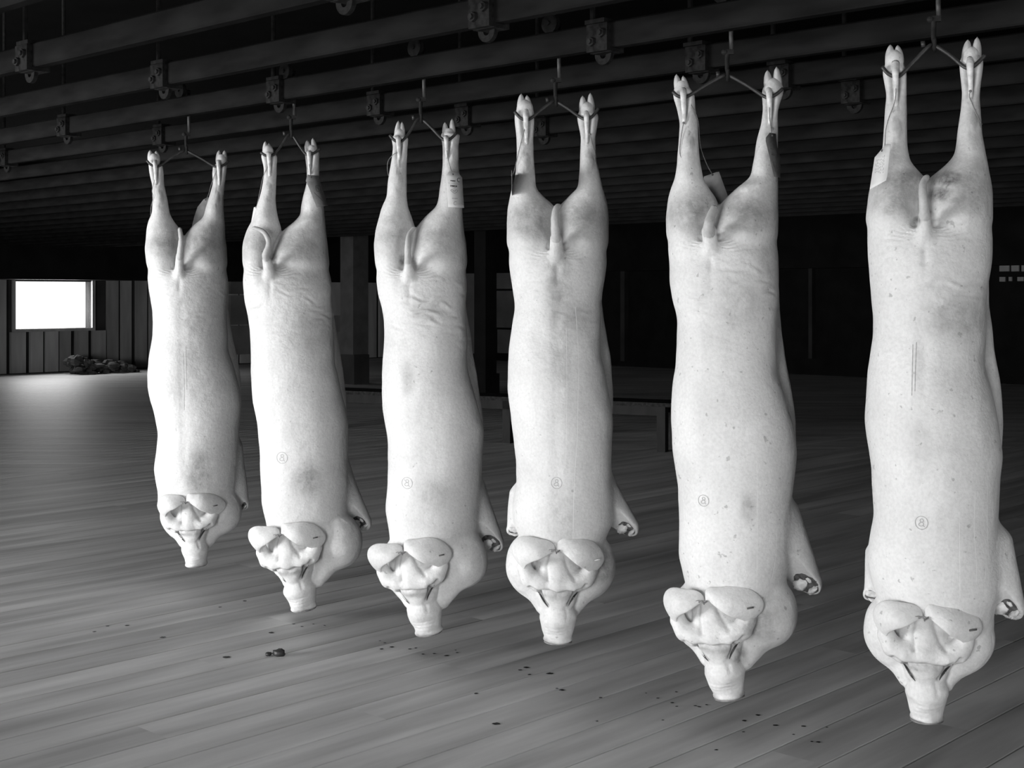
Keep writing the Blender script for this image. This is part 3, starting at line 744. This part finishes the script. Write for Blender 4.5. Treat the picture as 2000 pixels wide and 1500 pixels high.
        for (A, B, ra, rb, nrm, sd) in fores:
            c = rcone(p, A, B, ra, rb); c = smax(c, (p-B.astype(np.float32))@nrm.astype(np.float32)-.002, .004)
            d = smin(d, c, .030)
        return d
    ztop = max(f[0][2] for f in feet)+.03
    zlow = S[2]-.04
    V_, Q = surface_nets(body, (-.34, -.24, zlow), (.36, .31, ztop), GRID)
    V_ = V_.astype(np.float32)
    V_, Q = subdivide(V_, Q)
    for it in range(3):
        g = grad(body, V_); d = body(V_); n2 = np.maximum((g*g).sum(1), .15)
        V_ = V_-np.clip(d/n2, -.006, .006)[:, None]*g
    g = grad(body, V_, .004); nrm = g/np.maximum(np.linalg.norm(g, axis=1), 1e-5)[:, None]
    # --- relief: skin folds, creases, eyes (real displacement)
    disp = np.zeros(len(V_)); fx, fy, fz = V_.T.astype(float)
    front = np.clip(-nrm[:, 1]*1.8, 0, 1)
    hq = ((V_-T)@R3)/sc; hx, hy, hzz = hq.T; inhead = (hzz < .02)*(hy < .10)*np.clip(-(nrm@R3)[:, 1]*2.2+.15, 0, 1)
    bj = .004*math.sin(i*2.3)
    BROW = [(-.078,-.116),(-.052,-.130),(-.022,-.128+bj),(.004,-.133-bj),(.034,-.131+bj),(.060,-.136),(.084,-.124),(.096,-.110)]
    def groove(pl, w, dep, asym=0.0):
        nonlocal disp
        dd = seg_dist(hx, hzz, pl); disp -= dep*np.exp(-(dd/w)**2)*inhead
    groove(BROW, .0055, .011)        # under the brow roll
    groove([(-.024,-.02),(-.030,-.05),(-.024,-.090)], .0055, .0055); groove([(.022,-.015),(.036,-.05),(.044,-.07),(.058,-.088)], .0065, .0045)
    groove([(.070,-.128),(.055,-.150),(.042,-.170)], .006, .018); groove([(-.050,-.132),(-.040,-.156),(-.026,-.178)], .005, .016)   # eye slits
    groove([(.062,-.145),(.070,-.165),(.062,-.185)], .004, .004); groove([(.03,-.18),(.036,-.21)], .005, .003)
    for yy in (-.245, -.256, -.266): groove([(-.03, yy), (.0, yy-.003), (.045, yy+.001)], .003, .0016)
    disp += .006*np.exp(-((hx-.028)/.02)**2-((hzz+.15)/.018)**2)*inhead
    disp += .0013*inhead*(hzz < -.19)*np.sin(hx*75+hzz*40+i)*np.sin(hzz*110+hx*30+2*i)
    disp += .0018*inhead*np.sin(hx*48+1.3*np.sin(hzz*60)+i)*np.sin(hzz*70+i*2)
    # slits on both sides of the hock tendons
    for (gx, gy) in (P['gam'][2], P['gam'][-3]):
        c = L(gx, gy, -.04); dz_ = c[2]-fz; dx = np.abs(fx-c[0]-dz_*.02)
        disp -= .013*np.exp(-((dx-.015+.09*np.clip(dz_, 0, 1))/.0065)**2)*np.clip((dz_+.018)/.012, 0, 1)*np.clip((.10-dz_)/.06, 0, 1)*front
    # knuckles of the hocks
    for (gx, gy), tb in ((P['gam'][2], legL), (P['gam'][-3], legR)):
        zk = L(gx, gy, -.03)[2]-.150; xk = float(np.interp(zk, tb.g, tb.cx))+.004
        rk = np.hypot((fx-xk)/.8, (fz-zk)*.62)
        disp += (.0026*np.exp(-(rk/.014)**2)-.0024*np.exp(-((rk-.022)/.007)**2)*(fx > xk-.006))*front
    # folds running out from the tail root
    tr = L(*P['tail'][0], -.12); rx, rz = fx-tr[0], fz-tr[2]; rr = np.hypot(rx, rz); th = np.arctan2(rz+.012, np.abs(rx))
    am = .0040*np.exp(-((th+.10)/.30)**2)*np.clip((rr-.018)/.02, 0, 1)*np.exp(-(rr/.085)**2)*front
    disp += am*np.sin(th*34+6*np.sin(rr*40)+i)
    disp -= .011*np.exp(-((np.abs(rx)-.030)/.008)**2-((rz-.006)/.010)**2)*front
    disp -= .004*np.exp(-(rx/.010)**2-((rz+.085)/.04)**2)*front                              # hollow below the tail
    # slack skin over the loin, stronger on the third carcass
    k = {2: .0028, 4: .0016, 1: .0016, 5: .0012, 3: .0011}.get(i, .0009)
    zl = fz-tr[2]
    band = np.exp(-((zl+.17)/.10)**2)*front
    wv = 1.6*np.sin(rx*17+zl*23+i*1.7)+1.1*np.sin(rx*43-zl*31+i)+.8*np.sin(rx*71+zl*57+2*i)
    msk = np.clip((.45 if i == 2 else .15)+.85*np.sin(rx*19+i*2.2+zl*27+np.sin(rx*37)), 0, 1)
    disp += k*band*msk*(np.sin(zl*150+wv+rx*rx*160)+.5*np.sin(zl*260+wv*1.6))
    # fine uneven surface
    for (f1, f2, f3, a) in ((19, 23, 11, .0011), (31, 17, 21, .0008), (47, 39, 29, .0005), (8, 6, 7, .0022)):
        disp += a*np.sin(f1*fx+i*1.3+1.7*np.sin(f3*fz))*np.sin(f2*fz+i*2.1+1.3*np.sin(f1*.7*fy+fx*9))
    # spine: a shallow furrow between the loins
    sx = np.interp(fz, np.sort([tr[2], T[2]]), [T[0], tr[0]])
    disp -= {0: .0026, 3: .0022}.get(i, .0009)*np.exp(-((fx-sx)/.020)**2)*front*np.clip((tr[2]-.12-fz)/.1, 0, 1)*np.clip((fz-T[2]-.1)/.1, 0, 1)
    V_ = V_+(disp[:, None]*nrm).astype(np.float32)
    st = np.zeros(len(V_))
    for (px, py, rxp, ryp, a) in P['stains']:  # small strong entries put the shade of the tail pits into the colour
        c = L(px, py, -.11); st = np.maximum(st, a*np.exp(-(((fx-c[0])/(rxp*mpp*1.1))**2+((fz-c[2])/(ryp*mpp*1.1))**2)**1.5)*np.clip(front*2, 0, 1))
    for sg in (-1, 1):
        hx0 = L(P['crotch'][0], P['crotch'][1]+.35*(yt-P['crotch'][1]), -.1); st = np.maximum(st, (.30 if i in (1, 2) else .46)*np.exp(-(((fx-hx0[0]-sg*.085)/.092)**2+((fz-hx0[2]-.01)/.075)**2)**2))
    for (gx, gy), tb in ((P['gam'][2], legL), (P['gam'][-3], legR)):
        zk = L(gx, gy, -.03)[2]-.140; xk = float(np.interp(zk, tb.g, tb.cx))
        st = np.maximum(st, .34*np.exp(-((fz-zk)/.10)**2)*np.exp(-((fx-xk-.012)/.04)**2))  # leg skin darkened in place of the light fading upward
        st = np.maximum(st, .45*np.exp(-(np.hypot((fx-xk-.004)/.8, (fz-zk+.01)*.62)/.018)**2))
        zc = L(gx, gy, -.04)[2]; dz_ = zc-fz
        st = np.maximum(st, .55*np.exp(-((np.abs(fx-L(gx, gy, -.04)[0])-.015+.09*np.clip(dz_, 0, 1))/.007)**2)*np.clip((dz_+.018)/.012, 0, 1)*np.clip((.10-dz_)/.06, 0, 1))  # shade of the tendon slits put into the colour as well
    brow_dist = seg_dist(hx, hzz, BROW); st = np.maximum(st, .5*np.exp(-(brow_dist/.0035)**2)*np.clip(inhead*2, 0, 1))  # crease dirt and crease shade put into the colour for face contrast
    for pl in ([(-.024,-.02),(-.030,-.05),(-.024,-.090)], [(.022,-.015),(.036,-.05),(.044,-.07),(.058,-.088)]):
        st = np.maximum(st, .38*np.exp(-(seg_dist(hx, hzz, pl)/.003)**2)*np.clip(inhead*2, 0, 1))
    for pl, w, a in (([(.070,-.128),(.055,-.150),(.044,-.168)], .007, .75), ([(-.050,-.132),(-.040,-.156),(-.026,-.178)], .005, .85), ([(-.03,-.138),(.0,-.142),(.04,-.14)], .012, .42)):  # last line: grime and shade under the brow put into the colour
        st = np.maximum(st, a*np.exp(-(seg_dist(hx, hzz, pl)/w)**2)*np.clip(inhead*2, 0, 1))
    st = np.maximum(st, .60*np.exp(-((hzz+.292)/.011)**2)*(hzz < -.25)*np.clip(.4+np.sin(hx*60+i), 0, 1))
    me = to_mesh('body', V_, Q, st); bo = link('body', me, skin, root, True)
    # --- tail
    n = len(P['tail']); pts = []
    for k_, (x, y) in enumerate(P['tail']):
        t = k_/(n-1); pts.append(L(x, y, -.125-.030*math.sin(math.pi*min(1, t*1.15))+.03*max(0, t-.75)))
    pts[0] = pts[0]+np.array([0, .045, -.012]); pts[1] = pts[1]+np.array([0, .012, 0])
    sp = spline(pts, 22); mbt = MB(); tt = np.linspace(0, 1, 22)
    mbt.tube(sp, list(P['tailr']*(1-.52*tt)*np.where(tt > .97, .75, 1)*(1+.03*np.sin(tt*40))), 12); mbt.build('tail', skin_mat(i+7, .60), root, True)
    # --- hooves and tendons
    for fi, (t1, t2, (yb, x0, x1)) in enumerate(P['feet']):
        xm = (x0+x1)/2
        for (tp, xa, xb) in ((t1, x0, xm), (t2, xm, x1)):
            b0 = L((xa+xb)/2, yb+2, .004); tip = L(tp[0], tp[1], -.002); w = abs(L(xb, yb, 0)[0]-L(xa, yb, 0)[0])/2
            ring = []; mh = MB(); ns, nr = 9, 14
            ax_ = tip-b0
            for s_ in range(ns):
                t = s_/(ns-1); r = w*1.0*(1-t**2.6)**.62*(1+.12*math.sin(math.pi*t)); c = b0+ax_*t
                for kk in range(nr):
                    a = 2*math.pi*kk/nr; mh.v.append((c[0]+r*math.cos(a), c[1]+r*1.5*math.sin(a)+.006*t, c[2]))
            for s_ in range(ns-1):
                for kk in range(nr):
                    p0 = s_*nr+kk; p1 = s_*nr+(kk+1) % nr; mh.f.append((p0, p1, p1+nr, p0+nr))
            mh.f.append(tuple(reversed(range(nr)))); mh.f.append(tuple((ns-1)*nr+kk for kk in range(nr)))
            mh.build('hoof', M['hoof'], root, True)
        nx_, ny_ = (P['gam'][2] if fi == 0 else P['gam'][-3])
        ln = .115/mpp*(1 if i != 2 else .8)
        pts = spline([L(nx_, yb+1, -.026), L(nx_, ny_-2/mpp*.0015, -.057), L(nx_+1, ny_+ln*.35, -.044), L(nx_+1.5, ny_+ln*.75, -.028)], 14)
        tt = np.linspace(0, 1, 14); mt = MB(); mt.tube(pts, list(.0115-.0065*tt), 10); mt.build('tendon', M['bone'], root, True)
    # --- ears, folded up and tied together over the nape
    for side, arch, out in ((-1, EAR_L_ARCH, EAR_L_OUT), (1, EAR_R_ARCH, EAR_R_OUT)):
        nu, nv = 22, 9; A = spline(arch, nu); B = spline(out, nu); vs, fs = [], []
        jig = rng.uniform(-1, 1, 6)
        for a in range(nu):
            u = a/(nu-1)
            for b in range(nv):
                v = b/(nv-1); xz = A[a]*(1-v)+B[a]*v
                xz = xz*(1+.05*v*math.sin(6*u+jig[0]*3))
                lift = .006+.030*(1-v)**.7*math.sin(math.pi*min(1, u*1.02))+.013*math.sin(math.pi*v)*math.sin(math.pi*u)
                lift += .0035*math.sin(9*u+jig[1]*3+4*v)*v
                y = 1.9*xz[0]**2+.004*v+np.clip(-xz[1]-.04, 0, 1)*.1-lift
                vs.append(h2l((xz[0], y, xz[1])))
        for a in range(nu-1):
            for b in range(nv-1):
                q = (a*nv+b, a*nv+b+1, (a+1)*nv+b+1, (a+1)*nv+b); fs.append(q if side < 0 else q[::-1])
        eo = link('ear', mesh('ear', vs, fs), skin, root, True)
        so = eo.modifiers.new('thick', 'SOLIDIFY'); so.thickness = .0065; so.offset = 0
        ss = eo.modifiers.new('round', 'SUBSURF'); ss.levels = 1; ss.render_levels = 1
        if side > 0:
            mbn = MB(); q = h2l((.130, -.003, -.030)); mbn.tube([q+np.array([-.014, -.006, 0]), q+np.array([.006, -.003, .004])], .0027, 8)
            mbn.build('ear_slit', M['ink_grey'] if i != 3 else M['bone'], eo, True)
    mbk = MB()
    kk = [h2l((-.012, -.022, .000)), h2l((-.004, -.027, .004)), h2l((.004, -.027, -.002)), h2l((.013, -.022, .003))]
    mbk.tube(spline(kk, 8), .0024, 6)
    mbk.tube(spline([h2l((-.004, -.026, .005)), h2l((.001, -.031, .001)), h2l((.003, -.026, -.006))], 7), .0022, 6)
    mbk.tube(spline([h2l((.002, -.028, .0)), h2l((-.010, -.028, .006)), h2l((-.020, -.024, .004))], 6), .0010, 5)
    mbk.build('ear_tie', M['string'], root, True)
    # --- snout disc
    mbs = MB(); c = h2l((.008, .078, -.2985)); mbs.blob(c, (.0445*sc, .043*sc, .0060*sc), 18, 8, .03, xf=Matrix(R3.tolist())); mbs.build('snout_disc', M['snoutrim'], root, True)
    # --- cut ends of the forelegs
    for (A, B, ra, rb, nr_, sd) in fores:
        q = Vector((0, 0, 1)).rotation_difference(Vector(nr_)).to_matrix()
        cut = MB(); cut.blob(B-nr_*.001, (rb*.95, rb*.86, .010), 20, 8, .12, xf=q); co = cut.build('cut_face', M['flesh'], root, True)
        for (ox, oy, r, el) in ((-.32, .16, .66, .58), (.12, -.56, .52, .34), (.56, .05, .16, 1.3)):
            bb = MB(); bb.blob(Vector(B+nr_*.006)+q @ Vector((ox*rb, oy*rb, 0)), (r*rb, r*rb*el, r*rb*.55), 14, 9, .45, xf=q); bb.build('bone', M['bone'], co, True)
    # --- marks that follow the skin: eye slits and the inspection stamp
    from mathutils.bvhtree import BVHTree
    def strips(name, lines, c0, rad, material, proud):
        near = (np.abs(V_[:, 0]-c0[0]) < rad) & (np.abs(V_[:, 2]-c0[2]) < rad) & (V_[:, 1] < .06)
        idn = np.nonzero(near)[0]; remap = -np.ones(len(V_), int); remap[idn] = np.arange(len(idn))
        qi = remap[Q[near[Q].all(1)]]
        bvh = BVHTree.FromPolygons([tuple(v) for v in V_[idn].tolist()], qi.tolist()); vs, fs = [], []
        for (pl, wd) in lines:
            pl = np.asarray(pl); wd = np.broadcast_to(wd, len(pl)); tn = np.gradient(pl, axis=0); tn /= np.linalg.norm(tn, axis=1)[:, None]+1e-9
            n0 = len(vs)
            for (pnt, t_, w_) in zip(pl, tn, wd):
                for sgn in (-1, 1):
                    x = pnt[0]-t_[1]*w_*sgn; z_ = pnt[1]+t_[0]*w_*sgn
                    hit = bvh.ray_cast(Vector((x, -.4, z_)), Vector((0, 1, 0)))
                    vs.append((x, (hit[0].y if hit[0] is not None else c0[1])-proud, z_))
            for k_ in range(len(pl)-1): fs.append((n0+2*k_, n0+2*k_+1, n0+2*k_+3, n0+2*k_+2))
        return link(name, mesh(name, vs, fs), material, root)
    for pl in ([(.076,-.126),(.068,-.136),(.056,-.150),(.046,-.164),(.040,-.176)], [(-.056,-.130),(-.048,-.142),(-.040,-.156),(-.030,-.172),(-.022,-.182)]):
        lp = spline([h2l((a_, .02, b_))[[0, 2]] for (a_, b_) in pl], 14); c0 = h2l((pl[2][0], .02, pl[2][1]))
        strips('eye', [(lp, .0036*np.sin(np.linspace(.08, math.pi-.08, 14))**.8)], c0, .06, M['eye'], .0007)
    for (pl, w_, m_, nm) in MARKS.get(i, ()):
        lp = spline([L(x, y, -.12)[[0, 2]] for (x, y) in pl], 24); c0 = np.array([lp[:, 0].mean(), -.12, lp[:, 1].mean()])
        strips(nm, [(lp, w_*(.55+.45*np.sin(np.linspace(0, 23+i, 24))**2))], c0, .6, M[m_], .0006)
    if P['stamp']:
        c0 = L(*P['stamp'], -.12); r = 10.0*mpp*(1.0 if i != 5 else 1.15)
        strokes = [[(math.cos(a)*r, math.sin(a)*r*1.08) for a in np.linspace(0, 2*math.pi, 40)],
                   [(r*(.02+.27*math.cos(a)), r*(.38+.27*math.sin(a))) for a in np.linspace(0, 2*math.pi, 18)],
                   [(r*.10, r*.12), (-r*.25, r*-.02), (-r*.45, -r*.22), (-r*.38, -r*.48), (-r*.05, -r*.55), (r*.22, -r*.40), (r*.30, -r*.12), (r*.12, r*.08)],
                   [(r*.25, -r*.42), (r*.40, -r*.58), (r*.52, -r*.66)]]
        strips('inspection_stamp', [(spline(stl, max(8, len(stl)*2))+c0[[0, 2]], .0008) for stl in strokes], c0, .06, M['stampink'], .0009)
    return fr

WHICH = ['the leftmost carcass', 'the second carcass from left', 'the third carcass from left', 'the fourth carcass from left', 'the second carcass from right', 'the rightmost carcass']
for i, P in enumerate(PIGS):
    fr = make_pig(i, P); L = fr.L
    # spreader bar between the hind feet
    g = P['gam']; n = len(g); pts = []
    for k, (x, y) in enumerate(g):
        c = abs(k-(n-1)/2)/((n-1)/2)
        pts.append(L(x, y, -.043*min(1, c*1.5)+(.006 if k in (0, n-1) else 0)))
    gr = tag(fr.root('gambrel'), 'bent iron spreader bar holding the hind feet of %s' % WHICH[i], 'gambrel', 'iron spreader bars')
    mb = MB(); mb.tube(spline(pts, 64), .0056, 10); mb.build('bar', M['steel'], gr, True)
    ap = L(*g[n//2], 0)
    mb = MB(); mb.tube([ap+np.array([-.024, 0, -.004]), ap+np.array([-.026, -.001, .012])], .0065, 8); mb.build('stop_pin', M['steel'], gr, True)
    # trolley hook: wheel on the rail, strap, swivel block and hook
    hk = tag(fr.root('trolley_hook'), 'iron trolley hook carrying %s' % WHICH[i], 'hook', 'trolley hooks on the loaded rail')
    zt = RAIL_Z0
    hz_ = ap[2]+.070
    mb = MB(); mb.tube(spline([(ap[0]+.004, .0, hz_), (ap[0]+.003, 0, ap[2]+.03), (ap[0]+.005, .012, ap[2]+.004), (ap[0]+.006, .006, ap[2]-.013), (ap[0]+.006, -.008, ap[2]-.014), (ap[0]+.006, -.016, ap[2]+.002), (ap[0]+.006, -.018, ap[2]+.016)], 24), list(np.linspace(.0075, .0055, 24)), 8)
    mb.build('hook', M['iron'], hk, True)
    mb = MB(); mb.blob((ap[0]-.004, 0, hz_+.004), (.012, .011, .010), 10, 6); mb.box(ap[0]-.002, ap[0]+.024, -.007, .007, hz_-.004, hz_+.012); mb.build('swivel', M['iron'], hk)
    # the strap rises on the far side of the bar, the wheel sits on top of it
    vl = Vector((V[0], V[1], 0)); rot = Matrix.Rotation(fr.phi, 3, 'Z'); vloc = rot @ vl
    base = Vector((ap[0]+.018, 0, hz_+.01)); side = vloc*.0
    up = [base, Vector((ap[0]+.016, 0, zt-.01)), Vector((ap[0]+.016, 0, zt+RAIL_H+.036))]
    mb = MB(); mb.tube(up, .0072, 8); mb.build('strap', M['steel'], hk, True)
    wc = Vector((ap[0]+.016, 0, zt+RAIL_H+.036)) - vloc*.045
    mb = MB(); mb.tube([wc-vloc*.011, wc-vloc*.009, wc+vloc*.009, wc+vloc*.011], [.030, .036, .036, .030], 24); mb.tube([wc-vloc*.018, wc+vloc*.05], .008, 8)
    mb.build('wheel', M['iron'], hk)

# ------------------------------------------------------------------ labels tied to the hind legs
def tag_sheet(name, fr, corners, hole, depth, curl, paper, label, string, printing=None):
    """corners: outline in pixels (top edge first, clockwise); depth(px,py)->local y."""
    L = fr.L
    t = tag(fr.root('carcass_tag'), label, 'tag', 'paper tags tied to the legs')
    pts = [L(x, y, 0) for (x, y) in corners]
    c = sum(pts)/len(pts); xs = np.array([p[0] for p in pts]); zs = np.array([p[2] for p in pts]); h = max(zs)-min(zs); w = max(xs)-min(xs)
    def yof(x, z):
        a = (z-min(zs))/h; b = (x-c[0])/w
        return depth[0]+depth[1]*b+depth[2]*(1-a)+curl*(math.sin(math.pi*a)-.5)
    bm = bmesh.new(); vs = [bm.verts.new((p[0], 0, p[2])) for p in pts]; bm.faces.new(vs)
    for k in range(1, 10):
        z = min(zs)+h*k/10
        bmesh.ops.bisect_plane(bm, geom=bm.verts[:]+bm.edges[:]+bm.faces[:], plane_co=(0, 0, z), plane_no=(0, 0, 1))
    for v in bm.verts: v.co.y = yof(v.co.x, v.co.z)
    me = bpy.data.meshes.new('card'); bm.to_mesh(me); bm.free()
    card = link('card', me, paper, t, True); so = card.modifiers.new('thick', 'SOLIDIFY'); so.thickness = .0006; so.offset = 0
    hc = L(*hole, 0); mb = MB(); mb.tube([(hc[0], yof(hc[0], hc[2])-.0012, hc[2]), (hc[0], yof(hc[0], hc[2])+.0012, hc[2])], .0038, 12); mb.build('eyelet', M['ink_grey'], card)
    sp = [np.array([hc[0], yof(hc[0], hc[2])-.002, hc[2]])]+[L(*q) for q in string]
    mb = MB(); mb.tube(spline(sp, 24), .0013, 6); mb.build('string', M['string'], t, True)
    for (stroke, wd, ink) in (printing or []):
        pl = [L(x, y, 0) for (x, y) in stroke]; mb = MB(); vs = []; fs = []
        pl = spline([(p[0], p[2]) for p in pl], max(2, len(pl)*2)); tn = np.gradient(pl, axis=0); tn /= np.linalg.norm(tn, axis=1)[:, None]+1e-9
        for p, q in zip(pl, tn):
            for sgn in (-1, 1):
                x, z = p[0]-q[1]*wd*sgn, p[1]+q[0]*wd*sgn; vs.append((x, yof(x, z)-.0008, z))
        fs = [(2*k, 2*k+1, 2*k+3, 2*k+2) for k in range(len(pl)-1)]
        link('print', mesh('print', vs, fs), M[ink], card)
    return t
def word(x0, x1, y, h, n, slope=0.06, wd=.0008, ink='ink'):
    """a short row of small heavy capitals too fine to read."""
    out = []; st = (x1-x0)/n; random.seed(int(x0*7+y))
    for k in range(n):
        a = x0+k*st+st*.18; b = x0+(k+1)*st-st*.18; yy = y+(a-x0)*slope
        out.append(([(a, yy-h), (a, yy+h)], wd, ink))
        kind = random.randrange(3)
        if kind == 0: out.append(([(a, yy-h), (b, yy), (a, yy)], wd*.8, ink))
        elif kind == 1: out += [([(b, yy-h), (b, yy+h)], wd*.8, ink), ([(a, yy), (b, yy)], wd*.7, ink)]
        else: out += [([(a, yy+h), (b, yy+h)], wd*.8, ink), ([(a, yy-h), (b, yy-h)], wd*.8, ink)]
    return out
f = [P['frame'] for P in PIGS]
pr3 = word(879, 889, 356.5, 1.2, 5) + word(878.5, 892, 366.5, 1.6, 8) + [([(874, 361), (897, 363)], .0003, 'ink_grey')]
pr3 += [([(897.5, 351.8), (895, 350.8), (892.6, 352.5), (892.4, 356), (894.5, 358.5), (897, 358)], .0011, 'ink'),
        ([(879, 375), (882, 373.6), (886, 376.2), (890, 373.8), (893, 376), (886.5, 381), (879, 375)], .0006, 'ink_grey'), ([(883, 376), (886, 378.4), (889.5, 376)], .0005, 'ink_grey'),
        ([(891, 397.5), (887, 397), (885.2, 400), (886, 403.5), (890, 403.5)], .0006, 'ink_grey')] + word(882, 893, 391, .8, 5, .0, .0004, 'ink_grey')
tag_sheet('t', f[2], [(876, 339), (893.6, 339), (901.6, 350), (905, 409), (874.4, 408), (870, 347.5)], (883.5, 344), (-.075, .03, -.03), .004, M['paper'],
          'white printed paper tag hanging on the right leg of the third carcass', [(879, 325, -.06), (874, 305, -.045), (872, 288, -.05), (871, 276, -.05)], pr3)
pr6 = []
random.seed(5)
for k, x in enumerate((1714.5, 1717, 1719.5, 1722, 1724.5, 1727.5, 1730)):
    y0 = 318+random.uniform(-6, 4) - k*.8
    while y0 < 348-k*.6:
        l = random.uniform(2, 5); pr6.append(([(x-(y0-318)*.07, y0), (x-.2-(y0+l-318)*.07, y0+l)], .00035, 'ink_grey')); y0 += l+random.uniform(1.2, 5)
tag_sheet('t', f[5], [(1734, 289), (1742, 291), (1736.5, 352), (1734, 361), (1702.5, 377), (1711, 314)], (1726, 302), (-.105, -.05, -.055), .006, M['paper'],
          'white handwritten paper tag on the left leg of the rightmost carcass', [(1728, 285, -.07), (1730, 255, -.05), (1736, 230, -.045), (1744, 210, -.05), (1749, 190, -.05), (1750, 165, -.055)], pr6)
tag_sheet('t', f[1], [(600, 345), (622, 345), (626, 359), (641, 402), (618, 407), (604, 372), (597, 357)], (607, 349), (-.055, .10, -.01), .012, M['paper_shade'],
          'grey stamped tag turned away on the right leg of the second carcass', [(606, 335, -.05), (604, 320, -.05), (604, 305, -.05)],
          [([(616, 365), (623, 364), (625, 373), (618, 375), (616, 365)], .0010, 'ink_grey'), ([(618, 367), (623, 372)], .0012, 'ink_grey'), ([(613, 378), (630, 393)], .0009, 'ink_grey')])
tag_sheet('t', f[4], [(1502, 265), (1514, 265), (1517, 290), (1523.5, 309), (1523, 350), (1510, 349), (1501, 310), (1494, 283), (1494, 276)], (1506, 270), (-.062, .07, -.02), .010, M['paper_deep_shade'],
          'dark curled tag on the right leg of the second carcass from right', [(1506, 250, -.05), (1503, 230, -.05), (1503, 205, -.055)],
          [([(1503, 295), (1513, 297), (1514, 306), (1505, 306)], .0016, 'ink_grey'), ([(1508, 320), (1518, 322), (1519, 332), (1511, 331), (1508, 320)], .0007, 'ink_grey'), ([(1511, 338), (1520, 339)], .0008, 'ink_grey')])
tag_sheet('t', f[4], [(1374, 340), (1398, 331), (1404, 330), (1422, 379), (1416, 396), (1390, 402), (1373, 352)], (1391, 336), (.10, .02, .0), .004, M['paper_shade'],
          'grey tag hanging behind the crotch of the second carcass from right', [(1380, 320, .06), (1368, 285, .03), (1364, 240, 0), (1358, 220, -.025), (1350, 205, -.04)])
tag_sheet('t', f[0], [(398, 388), (407, 384), (412, 400), (400, 432), (374, 444), (380, 420), (386, 403)], (402, 389), (.045, -.02, .01), .004, M['paper_shade'],
          'dark tag hanging inside the right leg of the leftmost carcass', [(407, 380, .03), (412, 362, .0), (418, 345, -.03), (424, 332, -.04)])
tag_sheet('t', f[1], [(495, 404), (502, 401), (515, 402), (512, 432), (490, 432)], (500, 404), (.05, 0, 0), .002, M['paper'],
          'pale tag half hidden behind the left leg of the second carcass', [(504, 392, .035), (508, 372, .01), (514, 345, -.01), (523, 325, -.035)])
tag_sheet('t', f[3], [(999, 345), (1002, 341), (1004, 346), (1003, 380), (997, 386), (997, 352)], (1001, 345), (-.01, -.5, .0), .004, M['paper_shade'],
          'dark tag seen edge-on at the left leg of the fourth carcass', [(1004, 335, -.02), (1010, 310, -.035), (1016, 285, -.045), (1022, 262, -.05), (1027, 245, -.052)])

# loose twine left on the other legs
def twine(fr, pts, label):
    t = tag(fr.root('twine'), label, 'string', 'loose twine on the hind legs')
    mb = MB(); mb.tube(spline([fr.L(*q) for q in pts], 30), .0012, 6); mb.build('strand', M['string'], t, True)
    mb = MB(); mb.blob(fr.L(*pts[0]), (.004, .004, .004), 8, 6); mb.build('knot', M['string'], t, True)
twine(f[5], [(1895, 178, -.05), (1893, 188, -.045), (1898, 200, -.04), (1907, 222, -.035), (1918, 243, -.02), (1914, 236, -.03), (1916, 255, -.01), (1922, 285, .02), (1928, 320, .04)], 'thin twine running down the right leg of the rightmost carcass')
twine(f[0], [(302, 352, -.035), (297, 372, -.03), (299, 385, -.03), (295, 405, 0), (294, 420, .02)], 'thin twine on the left leg of the leftmost carcass')
twine(f[2], [(776, 298, -.04), (768, 302, -.03), (758, 315, -.01), (757, 335, 0), (762, 352, -.02)], 'thin twine looping out from the left leg of the third carcass')
twine(f[3], [(1152, 262, -.045), (1158, 285, -.03), (1163, 300, -.01), (1166, 330, .02), (1174, 372, .03)], 'thin twine on the right leg of the fourth carcass')
twine(f[4], [(1335, 240, -.045), (1331, 262, -.035), (1328, 300, -.03), (1340, 318, -.04), (1352, 330, -.045)], 'thin twine crossing the left leg of the second carcass from right')
